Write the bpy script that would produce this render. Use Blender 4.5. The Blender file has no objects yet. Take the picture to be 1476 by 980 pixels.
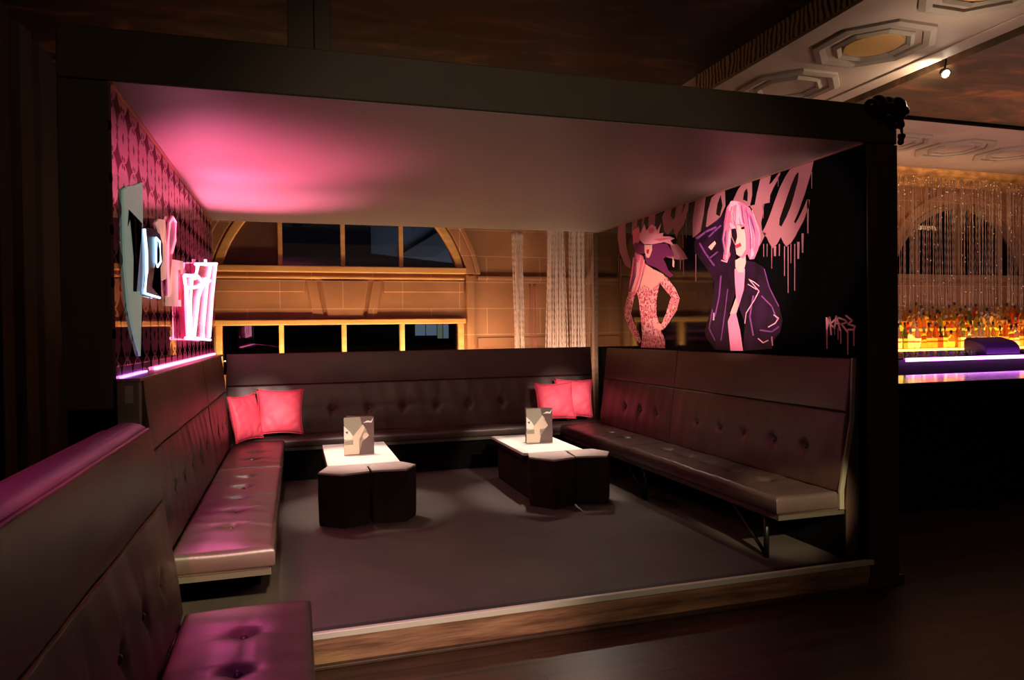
import bpy, bmesh, math, random
from mathutils import Vector, Matrix
random.seed(7)
S = bpy.context.scene
C = S.collection
PI = math.pi

# ------------------------------------------------------------------ materials
def newmat(name):
    m = bpy.data.materials.new(name); m.use_nodes = True
    nt = m.node_tree; b = nt.nodes['Principled BSDF']
    return m, nt, b
def mat(name, col, rough=.6, metal=0., emit=None, es=0., spec=None, trans=0., ior=None, coat=0.):
    m, nt, b = newmat(name)
    b.inputs['Base Color'].default_value = (*col, 1)
    b.inputs['Roughness'].default_value = rough
    b.inputs['Metallic'].default_value = metal
    if spec is not None: b.inputs['Specular IOR Level'].default_value = spec
    if trans: b.inputs['Transmission Weight'].default_value = trans
    if ior: b.inputs['IOR'].default_value = ior
    if coat: b.inputs['Coat Weight'].default_value = coat
    if emit:
        b.inputs['Emission Color'].default_value = (*emit, 1)
        b.inputs['Emission Strength'].default_value = es
    return m
def N(nt, t, **k):
    n = nt.nodes.new(t)
    for a, v in k.items(): setattr(n, a, v)
    return n
def noisy(name, c1, c2, scale=6., rough=.6, bump=.1, stretch=(1,1,1), metal=0., detail=6., bscale=None, bdist=.01, spec=None, contrast=(.35,.65)):
    m, nt, b = newmat(name)
    tc = N(nt, 'ShaderNodeTexCoord'); mp = N(nt, 'ShaderNodeMapping')
    mp.inputs['Scale'].default_value = stretch
    nt.links.new(tc.outputs['Object'], mp.inputs['Vector'])
    no = N(nt, 'ShaderNodeTexNoise'); no.inputs['Scale'].default_value = scale; no.inputs['Detail'].default_value = detail
    nt.links.new(mp.outputs['Vector'], no.inputs['Vector'])
    r = N(nt, 'ShaderNodeValToRGB'); r.color_ramp.elements[0].position, r.color_ramp.elements[1].position = contrast
    r.color_ramp.elements[0].color = (*c1, 1); r.color_ramp.elements[1].color = (*c2, 1)
    nt.links.new(no.outputs['Fac'], r.inputs['Fac']); nt.links.new(r.outputs['Color'], b.inputs['Base Color'])
    n2 = N(nt, 'ShaderNodeTexNoise'); n2.inputs['Scale'].default_value = bscale or scale*4; n2.inputs['Detail'].default_value = 4
    nt.links.new(mp.outputs['Vector'], n2.inputs['Vector'])
    bp = N(nt, 'ShaderNodeBump'); bp.inputs['Strength'].default_value = bump; bp.inputs['Distance'].default_value = bdist
    nt.links.new(n2.outputs['Fac'], bp.inputs['Height']); nt.links.new(bp.outputs['Normal'], b.inputs['Normal'])
    b.inputs['Roughness'].default_value = rough; b.inputs['Metallic'].default_value = metal
    if spec is not None: b.inputs['Specular IOR Level'].default_value = spec
    return m

M = {}
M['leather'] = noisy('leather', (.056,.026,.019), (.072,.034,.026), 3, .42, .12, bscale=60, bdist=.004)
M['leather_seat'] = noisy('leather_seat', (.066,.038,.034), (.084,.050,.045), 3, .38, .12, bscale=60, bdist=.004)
M['button'] = mat('button', (.05,.03,.03), .3)
M['frame'] = noisy('booth_frame_paint', (.052,.034,.016), (.072,.048,.026), 1.3, .62, .05)
M['post'] = noisy('dark_post_wood', (.055,.028,.016), (.09,.045,.026), 2.5, .5, .2, stretch=(4,4,.6))
M['roof'] = noisy('booth_ceiling_paint', (.20,.175,.15), (.23,.20,.175), .8, .5, .03)
M['platform'] = noisy('platform_floor', (.050,.032,.029), (.078,.054,.048), 2.2, .62, .25, bscale=14, bdist=.006)
M['blackrubber'] = mat('black_rubber', (.008,.007,.007), .6)
M['lip'] = mat('cream_edge_strip', (.72,.66,.55), .35)
M['black'] = mat('matt_black', (.004,.003,.003), .9, spec=.03)
M['blackmetal'] = mat('black_metal', (.012,.010,.010), .4, .6)
M['glossblack'] = mat('gloss_black_panel', (.003,.003,.003), .06, spec=.75)
M['fascia'] = noisy('fascia_wood', (.16,.068,.034), (.46,.24,.13), 2.2, .5, .35, stretch=(1,5,9), bscale=9)
M['drape'] = noisy('black_drape', (.010,.004,.004), (.022,.008,.007), 1.2, .8, .2, stretch=(3,3,.3))
M['cushion'] = noisy('coral_cushion_cloth', (.95,.09,.15), (.98,.115,.18), 4, .55, .15, bscale=25, bdist=.006)
M['white_top'] = noisy('white_table_top', (.80,.76,.70), (.88,.84,.78), 1.5, .35, .05, stretch=(8,1,1))
M['stool'] = noisy('dark_stool_side', (.014,.007,.005), (.024,.012,.009), 2, .7, .2, stretch=(3,3,.5), spec=.1)
M['stool_top'] = noisy('pale_pink_stool_top', (.42,.33,.31), (.50,.40,.37), 4, .5, .1)
M['card'] = mat('menu_card_plum', (.12,.062,.062), .4)
M['card_l'] = mat('menu_card_cream', (.68,.50,.38), .4)
M['card_g'] = mat('menu_card_grey', (.30,.25,.19), .4)
M['card_w'] = mat('menu_card_white', (.85,.75,.64), .4)
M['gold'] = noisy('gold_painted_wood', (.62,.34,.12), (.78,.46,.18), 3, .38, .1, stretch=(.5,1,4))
M['pane'] = mat('dark_pane', (.004,.004,.004), .03, spec=.6)
M['brownpanel'] = noisy('brown_blind', (.11,.048,.028), (.14,.062,.036), 2, .6, .05)
M['plaster'] = noisy('beam_plaster', (.42,.31,.26), (.52,.40,.34), 1.6, .6, .15)
M['plaster_d'] = mat('coffer_moulding', (.40,.33,.28), .55)
M['ochre'] = mat('ochre_medallion', (.62,.36,.12), .6)
M['cornice'] = noisy('gilt_cornice', (.50,.24,.07), (.95,.55,.20), 5, .4, .8, stretch=(1,1,2.5), bscale=12, bdist=.03)
M['bar_black'] = mat('bar_front_black', (.004,.004,.004), .6)
M['counter'] = noisy('polished_counter', (.012,.010,.010), (.02,.016,.016), 3, .10, .05)
M['chrome'] = mat('chrome', (.7,.7,.7), .15, 1.)
M['bead'] = mat('bead_chain', (.85,.70,.62), .3, .35)
M['bead_red'] = mat('bead_chain_red', (.55,.16,.18), .3, .7)
M['sheer'] = mat('sheer_strand', (.36,.22,.18), .4, .25)
M['exterior'] = mat('roof_slate', (.10,.11,.13), .7)
M['ext_dark'] = mat('exterior_dark', (.012,.012,.015), .8)
M['ext_lit'] = mat('lit_window_cool', (.1,.1,.1), .5, emit=(.5,.72,.85), es=.45)
M['ext_lit2'] = mat('lit_window_green', (.1,.1,.1), .5, emit=(.6,.8,.5), es=.4)
M['amber_light'] = mat('amber_shelf_light', (.9,.5,.1), .5, emit=(1.,.50,.09), es=4.5)
M['amber_dim'] = mat('amber_back_light', (.8,.35,.05), .5, emit=(1.,.38,.05), es=1.3)
M['purple_led'] = mat('purple_led', (.9,.5,1.), .5, emit=(.80,.22,1.0), es=9)
M['pink_led'] = mat('pink_led', (1.,.4,.8), .5, emit=(1.,.16,.42), es=7)
M['violet_led'] = mat('violet_led', (.6,.4,1.), .5, emit=(.45,.14,1.), es=6)
M['neon_pink'] = mat('neon_pink_tube', (1.,.6,.8), .3, emit=(1.,.30,.50), es=5)
M['neon_blue'] = mat('neon_blue_tube', (.6,.8,1.), .3, emit=(.45,.72,1.), es=3.2)
M['neon_rose'] = mat('neon_rose_tube', (1.,.5,.7), .3, emit=(1.,.38,.52), es=.9)
M['letter_pink_body'] = mat('pink_letter_body', (.75,.08,.25), .2, trans=.35, spec=.6)
M['letter_blue_body'] = mat('blue_letter_body', (.02,.05,.16), .3)
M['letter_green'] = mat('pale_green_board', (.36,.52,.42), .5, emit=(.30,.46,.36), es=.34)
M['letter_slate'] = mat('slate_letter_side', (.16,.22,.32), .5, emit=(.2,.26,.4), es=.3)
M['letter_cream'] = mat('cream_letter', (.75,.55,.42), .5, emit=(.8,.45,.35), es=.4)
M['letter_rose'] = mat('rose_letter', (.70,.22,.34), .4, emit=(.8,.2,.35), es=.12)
M['lamp_glow'] = mat('lamp_glow', (1,1,1), .5, emit=(1.,.86,.6), es=60)
M['reflected_warm'] = mat('reflected_light_glow', (1,.8,.5), .5, emit=(1.,.70,.38), es=30)
M['m_letter'] = mat('mural_dusty_pink', (.30,.115,.125), .45)
M['m_black'] = mat('mural_black', (.003,.003,.003), .08, spec=.7)
M['m_hairpink'] = mat('mural_hair_pink', (.85,.16,.26), .4)
M['m_hairlight'] = mat('mural_hair_light', (.95,.42,.50), .4)
M['m_skin'] = mat('mural_skin', (.98,.47,.38), .4)
M['m_violet'] = mat('mural_violet', (.17,.02,.10), .4)
M['m_violetmid'] = mat('mural_violet_mid', (.20,.05,.22), .35)
M['m_jacket'] = noisy('mural_jacket', (.003,.0006,.004), (.022,.004,.026), 7, .3, .0)
M['m_shirt'] = mat('mural_shirt', (.88,.26,.38), .4)
M['m_red'] = mat('mural_red', (.45,.02,.05), .4)
M['m_tag'] = mat('mural_tag', (.98,.46,.50), .4)
M['m_tagdrip'] = mat('mural_tag_drip', (.55,.14,.16), .4)

def leopard():
    m, nt, b = newmat('mural_leopard')
    tc = N(nt, 'ShaderNodeTexCoord'); v = N(nt, 'ShaderNodeTexVoronoi'); v.feature = 'DISTANCE_TO_EDGE'
    v.inputs['Scale'].default_value = 15
    no = N(nt, 'ShaderNodeTexNoise'); no.inputs['Scale'].default_value = 14
    mx = N(nt, 'ShaderNodeMixRGB'); mx.inputs['Fac'].default_value = .12
    nt.links.new(tc.outputs['Object'], no.inputs['Vector'])
    nt.links.new(tc.outputs['Object'], mx.inputs[1]); nt.links.new(no.outputs['Color'], mx.inputs[2])
    nt.links.new(mx.outputs['Color'], v.inputs['Vector'])
    r = N(nt, 'ShaderNodeValToRGB')
    r.color_ramp.interpolation = 'CONSTANT'
    e = r.color_ramp.elements
    e[0].position = 0; e[0].color = (.98,.50,.44,1)
    e[1].position = .10; e[1].color = (.50,.03,.09,1)
    k = e.new(.24); k.color = (.90,.28,.30,1)
    nt.links.new(v.outputs['Distance'], r.inputs['Fac']); nt.links.new(r.outputs['Color'], b.inputs['Base Color'])
    return m
M['m_leopard'] = leopard()

def planks(name, c1, c2, axis='x'):
    m, nt, b = newmat(name)
    tc = N(nt, 'ShaderNodeTexCoord'); mp = N(nt, 'ShaderNodeMapping')
    nt.links.new(tc.outputs['Object'], mp.inputs['Vector'])
    br = N(nt, 'ShaderNodeTexBrick'); br.inputs['Scale'].default_value = 1
    br.inputs['Brick Width'].default_value = 1.8; br.inputs['Row Height'].default_value = .14
    br.inputs['Mortar Size'].default_value = .004; br.offset = .37
    br.inputs['Color1'].default_value = (*c1,1); br.inputs['Color2'].default_value = (*c2,1); br.inputs['Mortar'].default_value = (.004,.002,.002,1)
    nt.links.new(mp.outputs['Vector'], br.inputs['Vector'])
    no = N(nt, 'ShaderNodeTexNoise'); no.inputs['Scale'].default_value = 3; no.inputs['Detail'].default_value = 8
    mp2 = N(nt, 'ShaderNodeMapping'); mp2.inputs['Scale'].default_value = (1,9,1)
    nt.links.new(tc.outputs['Object'], mp2.inputs['Vector']); nt.links.new(mp2.outputs['Vector'], no.inputs['Vector'])
    mx = N(nt, 'ShaderNodeMixRGB', blend_type='MULTIPLY'); mx.inputs['Fac'].default_value = .8
    r = N(nt, 'ShaderNodeValToRGB'); r.color_ramp.elements[0].position=.3; r.color_ramp.elements[0].color=(.2,.2,.2,1); r.color_ramp.elements[1].position=.7
    nt.links.new(no.outputs['Fac'], r.inputs['Fac'])
    nt.links.new(br.outputs['Color'], mx.inputs[1]); nt.links.new(r.outputs['Color'], mx.inputs[2])
    nt.links.new(mx.outputs['Color'], b.inputs['Base Color'])
    bp = N(nt, 'ShaderNodeBump'); bp.inputs['Strength'].default_value = .3; bp.inputs['Distance'].default_value = .004
    nt.links.new(no.outputs['Fac'], bp.inputs['Height']); nt.links.new(bp.outputs['Normal'], b.inputs['Normal'])
    b.inputs['Roughness'].default_value = .36
    return m
M['planks'] = planks('dark_floor_planks', (.050,.018,.010), (.085,.034,.018))

def sandstone():
    m, nt, b = newmat('sandstone_blocks')
    tc = N(nt, 'ShaderNodeTexCoord')
    sp = N(nt, 'ShaderNodeSeparateXYZ'); cb = N(nt, 'ShaderNodeCombineXYZ')
    nt.links.new(tc.outputs['Object'], sp.inputs[0]); nt.links.new(sp.outputs['X'], cb.inputs['X']); nt.links.new(sp.outputs['Z'], cb.inputs['Y'])
    mp = N(nt, 'ShaderNodeMapping'); mp.inputs['Location'].default_value = (.17, -.02, 0)
    nt.links.new(cb.outputs[0], mp.inputs['Vector'])
    br = N(nt, 'ShaderNodeTexBrick'); br.inputs['Scale'].default_value = 1; br.inputs['Brick Width'].default_value = .78; br.inputs['Row Height'].default_value = .36
    br.inputs['Mortar Size'].default_value = .006; br.inputs['Mortar Smooth'].default_value = .3
    br.inputs['Color1'].default_value = (.40,.19,.09,1); br.inputs['Color2'].default_value = (.46,.22,.11,1); br.inputs['Mortar'].default_value = (.60,.40,.25,1)
    nt.links.new(mp.outputs['Vector'], br.inputs['Vector'])
    no = N(nt, 'ShaderNodeTexNoise'); no.inputs['Scale'].default_value = 1.7; no.inputs['Detail'].default_value = 8
    nt.links.new(tc.outputs['Object'], no.inputs['Vector'])
    r = N(nt, 'ShaderNodeValToRGB'); r.color_ramp.elements[0].position=.3; r.color_ramp.elements[0].color=(.62,.60,.58,1); r.color_ramp.elements[1].position=.7
    nt.links.new(no.outputs['Fac'], r.inputs['Fac'])
    mx = N(nt, 'ShaderNodeMixRGB', blend_type='MULTIPLY'); mx.inputs['Fac'].default_value = .8
    nt.links.new(br.outputs['Color'], mx.inputs[1]); nt.links.new(r.outputs['Color'], mx.inputs[2]); nt.links.new(mx.outputs['Color'], b.inputs['Base Color'])
    bp = N(nt, 'ShaderNodeBump'); bp.inputs['Strength'].default_value = .35; bp.inputs['Distance'].default_value = .01
    nt.links.new(no.outputs['Fac'], bp.inputs['Height']); nt.links.new(bp.outputs['Normal'], b.inputs['Normal'])
    b.inputs['Roughness'].default_value = .6
    return m
M['sandstone'] = sandstone()

def mirror_pattern():
    # tinted mirror carrying a staggered film of dark four-point stars, diamonds and small flowers
    m, nt, b = newmat('patterned_mirror')
    L = nt.links.new
    def math_(op, a, c=None, cl=False):
        n = N(nt, 'ShaderNodeMath', operation=op); n.use_clamp = cl
        for i, v in enumerate((a, c)):
            if v is None: continue
            if isinstance(v, (int, float)): n.inputs[i].default_value = v
            else: L(v, n.inputs[i])
        return n.outputs[0]
    tc = N(nt, 'ShaderNodeTexCoord'); sp = N(nt, 'ShaderNodeSeparateXYZ'); L(tc.outputs['Object'], sp.inputs[0])
    Y, Z = sp.outputs['Y'], sp.outputs['Z']
    per = .24
    def cell(oy, oz):
        a = math_('SUBTRACT', math_('FRACT', math_('ADD', math_('DIVIDE', Y, per), oy)), .5)
        c = math_('SUBTRACT', math_('FRACT', math_('ADD', math_('DIVIDE', Z, per), oz)), .5)
        return math_('ABSOLUTE', a), math_('ABSOLUTE', c)
    a, c = cell(0, 0)      # astroid star
    s = math_('ADD', math_('POWER', a, .62), math_('POWER', c, .62))
    star = math_('LESS_THAN', s, .60)
    a, c = cell(.5, .5)    # diamond ring
    d = math_('ADD', math_('MULTIPLY', a, 1.5), c)
    dia = math_('LESS_THAN', d, .13)
    a, c = cell(.5, 0)     # flower of four petals
    f = math_('LESS_THAN', math_('MULTIPLY', math_('SUBTRACT', a, .10), math_('SUBTRACT', a, .10)), 0)
    q = math_('SQRT', math_('ADD', math_('POWER', math_('SUBTRACT', a, .085), 2), math_('POWER', math_('SUBTRACT', c, .085), 2)))
    pet = math_('LESS_THAN', q, .052)
    a, c = cell(0, .5)     # crossed strokes
    e = math_('ABSOLUTE', math_('SUBTRACT', a, math_('MULTIPLY', c, .45)))
    cr = math_('MULTIPLY', math_('LESS_THAN', e, .035), math_('LESS_THAN', c, .15))
    tot = math_('MAXIMUM', math_('MAXIMUM', star, dia), math_('MAXIMUM', pet, cr))
    b.inputs['Metallic'].default_value = 0
    gl = N(nt, 'ShaderNodeBsdfGlossy'); gl.inputs['Color'].default_value = (.62,.50,.52,1); gl.inputs['Roughness'].default_value = .015
    df = N(nt, 'ShaderNodeBsdfDiffuse'); df.inputs['Color'].default_value = (.50,.22,.28,1)  # pink diffuse mixed in for the ceiling glow the mirror reflects
    m1 = N(nt, 'ShaderNodeMixShader'); m1.inputs[0].default_value = .38
    L(gl.outputs[0], m1.inputs[1]); L(df.outputs[0], m1.inputs[2])
    g2 = N(nt, 'ShaderNodeBsdfGlossy'); g2.inputs['Color'].default_value = (.14,.07,.09,1); g2.inputs['Roughness'].default_value = .05
    m2 = N(nt, 'ShaderNodeMixShader'); L(tot, m2.inputs[0]); L(m1.outputs[0], m2.inputs[1]); L(g2.outputs[0], m2.inputs[2])
    L(m2.outputs[0], nt.nodes['Material Output'].inputs['Surface'])
    return m
M['mirror'] = mirror_pattern()

def painted_ceiling(name, c1, c2, c3, sc):
    m, nt, b = newmat(name)
    tc = N(nt, 'ShaderNodeTexCoord'); w = N(nt, 'ShaderNodeTexNoise'); w.inputs['Scale'].default_value = sc; w.inputs['Detail'].default_value = 7; w.inputs['Distortion'].default_value = 2.2
    mp = N(nt, 'ShaderNodeMapping'); mp.inputs['Rotation'].default_value = (0,0,.5); mp.inputs['Scale'].default_value = (1,2.6,1)
    nt.links.new(tc.outputs['Object'], mp.inputs['Vector']); nt.links.new(mp.outputs['Vector'], w.inputs['Vector'])
    r = N(nt, 'ShaderNodeValToRGB'); e = r.color_ramp.elements
    e[0].position=.40; e[0].color=(*c1,1); e[1].position=.70; e[1].color=(*c3,1); k=e.new(.55); k.color=(*c2,1)
    nt.links.new(w.outputs['Fac'], r.inputs['Fac']); nt.links.new(r.outputs['Color'], b.inputs['Base Color'])
    b.inputs['Roughness'].default_value = .42
    return m
M['fresco'] = painted_ceiling('painted_copper_panel', (.09,.06,.035), (.17,.085,.045), (.45,.17,.06), .8)
M['fresco_dark'] = painted_ceiling('painted_dark_panel', (.006,.002,.0015), (.020,.006,.004), (.11,.045,.015), .7)

def frieze():
    m, nt, b = newmat('frieze_relief')
    tc = N(nt, 'ShaderNodeTexCoord'); w = N(nt, 'ShaderNodeTexWave'); w.bands_direction = 'Y'; w.inputs['Scale'].default_value = 5.; w.inputs['Distortion'].default_value = 6; w.inputs['Detail'].default_value = 3
    nt.links.new(tc.outputs['Object'], w.inputs['Vector'])
    r = N(nt, 'ShaderNodeValToRGB'); r.color_ramp.elements[0].position=.3; r.color_ramp.elements[0].color=(.10,.06,.03,1); r.color_ramp.elements[1].position=.6; r.color_ramp.elements[1].color=(.70,.48,.28,1)
    nt.links.new(w.outputs['Fac'], r.inputs['Fac']); nt.links.new(r.outputs['Color'], b.inputs['Base Color'])
    b.inputs['Roughness'].default_value = .5
    return m
M['frieze'] = frieze()
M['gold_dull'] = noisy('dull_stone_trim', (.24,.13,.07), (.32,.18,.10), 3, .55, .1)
M['bead_white'] = mat('bright_bead', (.95,.9,.85), .15, .9)
GL = {}
def glass_liquor(name, col):
    m, nt, b = newmat(name)
    b.inputs['Base Color'].default_value = (*col,1); b.inputs['Roughness'].default_value = .08
    b.inputs['Transmission Weight'].default_value = .75; b.inputs['IOR'].default_value = 1.3
    return m
for k, c in dict(amber=(1.,.50,.08), gold=(1.,.72,.18), clear=(.95,.88,.70), green=(.35,.5,.1), brown=(.40,.13,.03), red=(.85,.08,.03)).items():
    GL[k] = glass_liquor('liquor_'+k, c)
M['cap'] = mat('bottle_cap_dark', (.02,.015,.01), .35)
M['cap_gold'] = mat('bottle_cap_gold', (.8,.55,.2), .3, .8)
M['cap_white'] = mat('bottle_cap_white', (.75,.7,.62), .4)
M['lab'] = mat('bottle_paper_label', (.30,.16,.06), .6)
M['glass'] = mat('tumbler_glass', (.9,.85,.95), .05, trans=.85, ior=1.35)
M['purplecloth'] = mat('purple_dust_cover', (.085,.02,.16), .5)

# ------------------------------------------------------------------ mesh helpers
class MB:
    def __init__(s): s.bm = bmesh.new()
    def quad(s, pts, mi=0, smooth=False):
        f = s.bm.faces.new([s.bm.verts.new(p) for p in pts]); f.material_index = mi; f.smooth = smooth; return f
    def box(s, x0, x1, y0, y1, z0, z1, mi=0):
        v = [s.bm.verts.new((x, y, z)) for z in (z0, z1) for x, y in ((x0,y0),(x1,y0),(x1,y1),(x0,y1))]
        for q in ((3,2,1,0),(4,5,6,7),(0,1,5,4),(1,2,6,5),(2,3,7,6),(3,0,4,7)):
            s.bm.faces.new([v[i] for i in q]).material_index = mi
        return s
    def prism(s, pts, fn, a, b, mi=0, side=None):
        """pts 2D outline, fn(p, q, t) -> 3D, extruded from t=a to t=b"""
        n = len(pts)
        A = [s.bm.verts.new(fn(p[0], p[1], a)) for p in pts]; B = [s.bm.verts.new(fn(p[0], p[1], b)) for p in pts]
        fs = [s.bm.faces.new(A), s.bm.faces.new(B[::-1])]
        for f in fs: f.material_index = mi
        for i in range(n):
            f = s.bm.faces.new([A[i], B[i], B[(i+1)%n], A[(i+1)%n]]); f.material_index = mi if side is None else side
        bmesh.ops.triangulate(s.bm, faces=fs)
        return s
    def tube(s, pts, r, n=8, mi=0, closed=False):
        pts = [Vector(p) for p in pts]; rings = []
        for i, p in enumerate(pts):
            a = pts[max(i-1, 0)]; b = pts[min(i+1, len(pts)-1)]
            d = (b-a).normalized(); up = Vector((0,0,1)) if abs(d.z) < .9 else Vector((1,0,0))
            u = d.cross(up).normalized(); w = d.cross(u).normalized()
            rr = r[i] if isinstance(r, (list, tuple)) else r
            rings.append([s.bm.verts.new(p + u*rr*math.cos(2*PI*k/n) + w*rr*math.sin(2*PI*k/n)) for k in range(n)])
        for A, B in zip(rings, rings[1:]):
            for k in range(n):
                f = s.bm.faces.new([A[k], A[(k+1)%n], B[(k+1)%n], B[k]]); f.smooth = True; f.material_index = mi
        for R_ in (rings[0][::-1], rings[-1]):
            f = s.bm.faces.new(R_); f.material_index = mi
        return s
    def lathe(s, prof, n=12, c=(0,0,0), mis=None, smooth=True):
        rings = [[s.bm.verts.new((c[0]+r*math.cos(2*PI*k/n), c[1]+r*math.sin(2*PI*k/n), c[2]+z)) for k in range(n)] for r, z in prof]
        for i, (A, B) in enumerate(zip(rings, rings[1:])):
            for k in range(n):
                f = s.bm.faces.new([A[k], A[(k+1)%n], B[(k+1)%n], B[k]]); f.smooth = smooth
                if mis: f.material_index = mis[i]
        s.bm.faces.new(rings[0][::-1]).material_index = mis[0] if mis else 0
        s.bm.faces.new(rings[-1]).material_index = mis[-1] if mis else 0
        return s
    def ball(s, c, rx, ry, rz, n=10, m=6, mi=0):
        prof = []
        rings = []
        for j in range(1, m):
            t = PI*j/m
            rings.append([s.bm.verts.new((c[0]+rx*math.sin(t)*math.cos(2*PI*k/n), c[1]+ry*math.sin(t)*math.sin(2*PI*k/n), c[2]-rz*math.cos(t))) for k in range(n)])
        lo = s.bm.verts.new((c[0], c[1], c[2]-rz)); hi = s.bm.verts.new((c[0], c[1], c[2]+rz))
        for A, B in zip(rings, rings[1:]):
            for k in range(n):
                f = s.bm.faces.new([A[k], A[(k+1)%n], B[(k+1)%n], B[k]]); f.smooth = True; f.material_index = mi
        for k in range(n):
            for f in (s.bm.faces.new([lo, rings[0][(k+1)%n], rings[0][k]]), s.bm.faces.new([hi, rings[-1][k], rings[-1][(k+1)%n]])):
                f.smooth = True; f.material_index = mi
        return s

ORG = {}
def root(name, loc, label, cat, group=None):
    o = bpy.data.objects.new(name, None); o.location = loc; o.empty_display_size = .1
    C.objects.link(o); ORG[o.name] = Vector(loc); o['label'] = label; o['category'] = cat
    if group: o['group'] = group
    return o
def obj(name, mb, mats, parent=None, org=None, bevel=0, label=None, fix=True):
    """world-space mesh; stored relative to its parent's (or its own) origin"""
    bm = mb.bm
    if fix: bmesh.ops.recalc_face_normals(bm, faces=bm.faces)
    base = ORG[parent.name] if parent else Vector(org or (0,0,0))
    bmesh.ops.translate(bm, vec=-base, verts=bm.verts)
    me = bpy.data.meshes.new(name); bm.to_mesh(me); bm.free()
    for m in (mats if isinstance(mats, (list, tuple)) else [mats]): me.materials.append(m)
    o = bpy.data.objects.new(name, me); C.objects.link(o)
    if parent: o.parent = parent
    else: o.location = base
    ORG[o.name] = base
    if bevel:
        md = o.modifiers.new('bevel', 'BEVEL'); md.width = bevel; md.segments = 2; md.limit_method = 'ANGLE'
    if label: o['label'] = label
    return o
def struct(name, mb, mats, org=None, **k):
    o = obj(name, mb, mats, None, org, **k); o['kind'] = 'structure'; return o
def tag(o, label, cat, group=None):
    o['label'] = label; o['category'] = cat
    if group: o['group'] = group
    return o

# planar function builders
fYZ = lambda a, b, t: (t, a, b)      # outline in (y,z), extruded along x
fXZ = lambda a, b, t: (a, t, b)      # outline in (x,z), extruded along y
fXY = lambda a, b, t: (a, b, t)

def holed(outline, holes, y0, y1, name, mats, parent=None):
    """flat slab in the XZ plane with holes, thickness y0..y1 (via a filled 2D curve)"""
    cu = bpy.data.curves.new(name, 'CURVE'); cu.dimensions = '2D'; cu.fill_mode = 'BOTH'; cu.extrude = (y1-y0)/2
    for ps in [outline]+holes:
        sp = cu.splines.new('POLY'); sp.points.add(len(ps)-1)
        for p, q in zip(sp.points, ps): p.co = (q[0], q[1], 0, 1)
        sp.use_cyclic_u = True
    tmp = bpy.data.objects.new(name+'_tmp', cu)
    me = bpy.data.meshes.new_from_object(tmp)
    mb = MB(); mb.bm.from_mesh(me)
    mb.bm.transform(Matrix(((1,0,0,0),(0,0,-1,(y0+y1)/2),(0,1,0,0),(0,0,0,1))))
    bmesh.ops.remove_doubles(mb.bm, verts=mb.bm.verts, dist=1e-5)
    bpy.data.objects.remove(tmp); bpy.data.curves.remove(cu); bpy.data.meshes.remove(me)
    return mb

def cushion(o, U, V, Nn, L, W, T, R, buttons=(), depth=.02, sig=.045, step=.03, puff=.012, seed=0, crease=.006):
    """padded slab: L along U, W along V, T thick along N, rounded edge R, dimples at the buttons"""
    o, U, V, Nn = Vector(o), Vector(U).normalized(), Vector(V).normalized(), Vector(Nn).normalized()
    rnd = random.Random(seed)
    def axis(D):
        e = [0, R*.08, R*.25, R*.5, R*.75, R]
        n = max(2, int((D-2*R)/step)); mid = [R+(D-2*R)*i/n for i in range(1, n)]
        return e+mid+[D-x for x in e[::-1]]
    us, vs = axis(L), axis(W)
    def prof(d):
        t = min(d/R, 1.); return math.sqrt(max(0, 1-(1-t)**2))
    ph = [rnd.uniform(0, 6.28) for _ in range(6)]
    def h(u, v):
        pr = min(prof(u), prof(L-u), prof(v), prof(W-v))
        z = T-R+R*pr
        z += puff*min(1, min(v, W-v)/(W*.3))*min(1, min(u, L-u)/(.2))
        z += .0025*math.sin(9*u+ph[0])*math.sin(13*v+ph[1])+.0015*math.sin(31*u+ph[2]+7*v)*pr
        for bu, bv in buttons:
            du, dv = u-bu, v-bv; r2 = du*du+dv*dv
            if abs(du) < .5:
                z -= depth*math.exp(-r2/(sig*sig))
                # creases that run out of each button across the cushion
                for k, (sx, sy) in enumerate(((.25,1),(-.3,1),(.2,-1),(-.22,-1),(1,.12),(-1,.1))):
                    l = math.hypot(sx, sy); al = (du*sx+dv*sy)/l; pe = abs(du*sy-dv*sx)/l
                    if al > 0: z -= crease*math.exp(-(pe/.011)**2)*math.exp(-al/.10)*min(1, al/.02)
        return z
    mb = MB(); bm = mb.bm
    g = [[bm.verts.new(o+U*u+V*v+Nn*h(u, v)) for v in vs] for u in us]
    for i in range(len(us)-1):
        for j in range(len(vs)-1):
            f = bm.faces.new([g[i][j], g[i+1][j], g[i+1][j+1], g[i][j+1]]); f.smooth = True
    nu, nv = len(us), len(vs)
    ring = [(i,0) for i in range(nu)]+[(nu-1,j) for j in range(1,nv)]+[(i,nv-1) for i in range(nu-2,-1,-1)]+[(0,j) for j in range(nv-2,0,-1)]
    rb = T*.16
    lo = []
    for lev, ins in ((rb, 0), (0, rb)):
        row = []
        for i, j in ring:
            u = min(max(us[i], ins), L-ins); v = min(max(vs[j], ins), W-ins)
            row.append(bm.verts.new(o+U*u+V*v+Nn*lev))
        lo.append(row)
    top = [g[i][j] for i, j in ring]; n = len(ring)
    for A, B in ((top, lo[0]), (lo[0], lo[1])):
        for k in range(n):
            f = bm.faces.new([A[k], B[k], B[(k+1)%n], A[(k+1)%n]]); f.smooth = True
    bm.faces.new(lo[1])
    pos = [o+U*bu+V*bv+Nn*(h(bu, bv)) for bu, bv in buttons]
    return mb, pos
def put_buttons(cush, pos, r=.016):
    for p in pos:
        mb = MB(); mb.ball(p, r, r, r, 10, 6); obj('button', mb, M['button'], cush)

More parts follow.
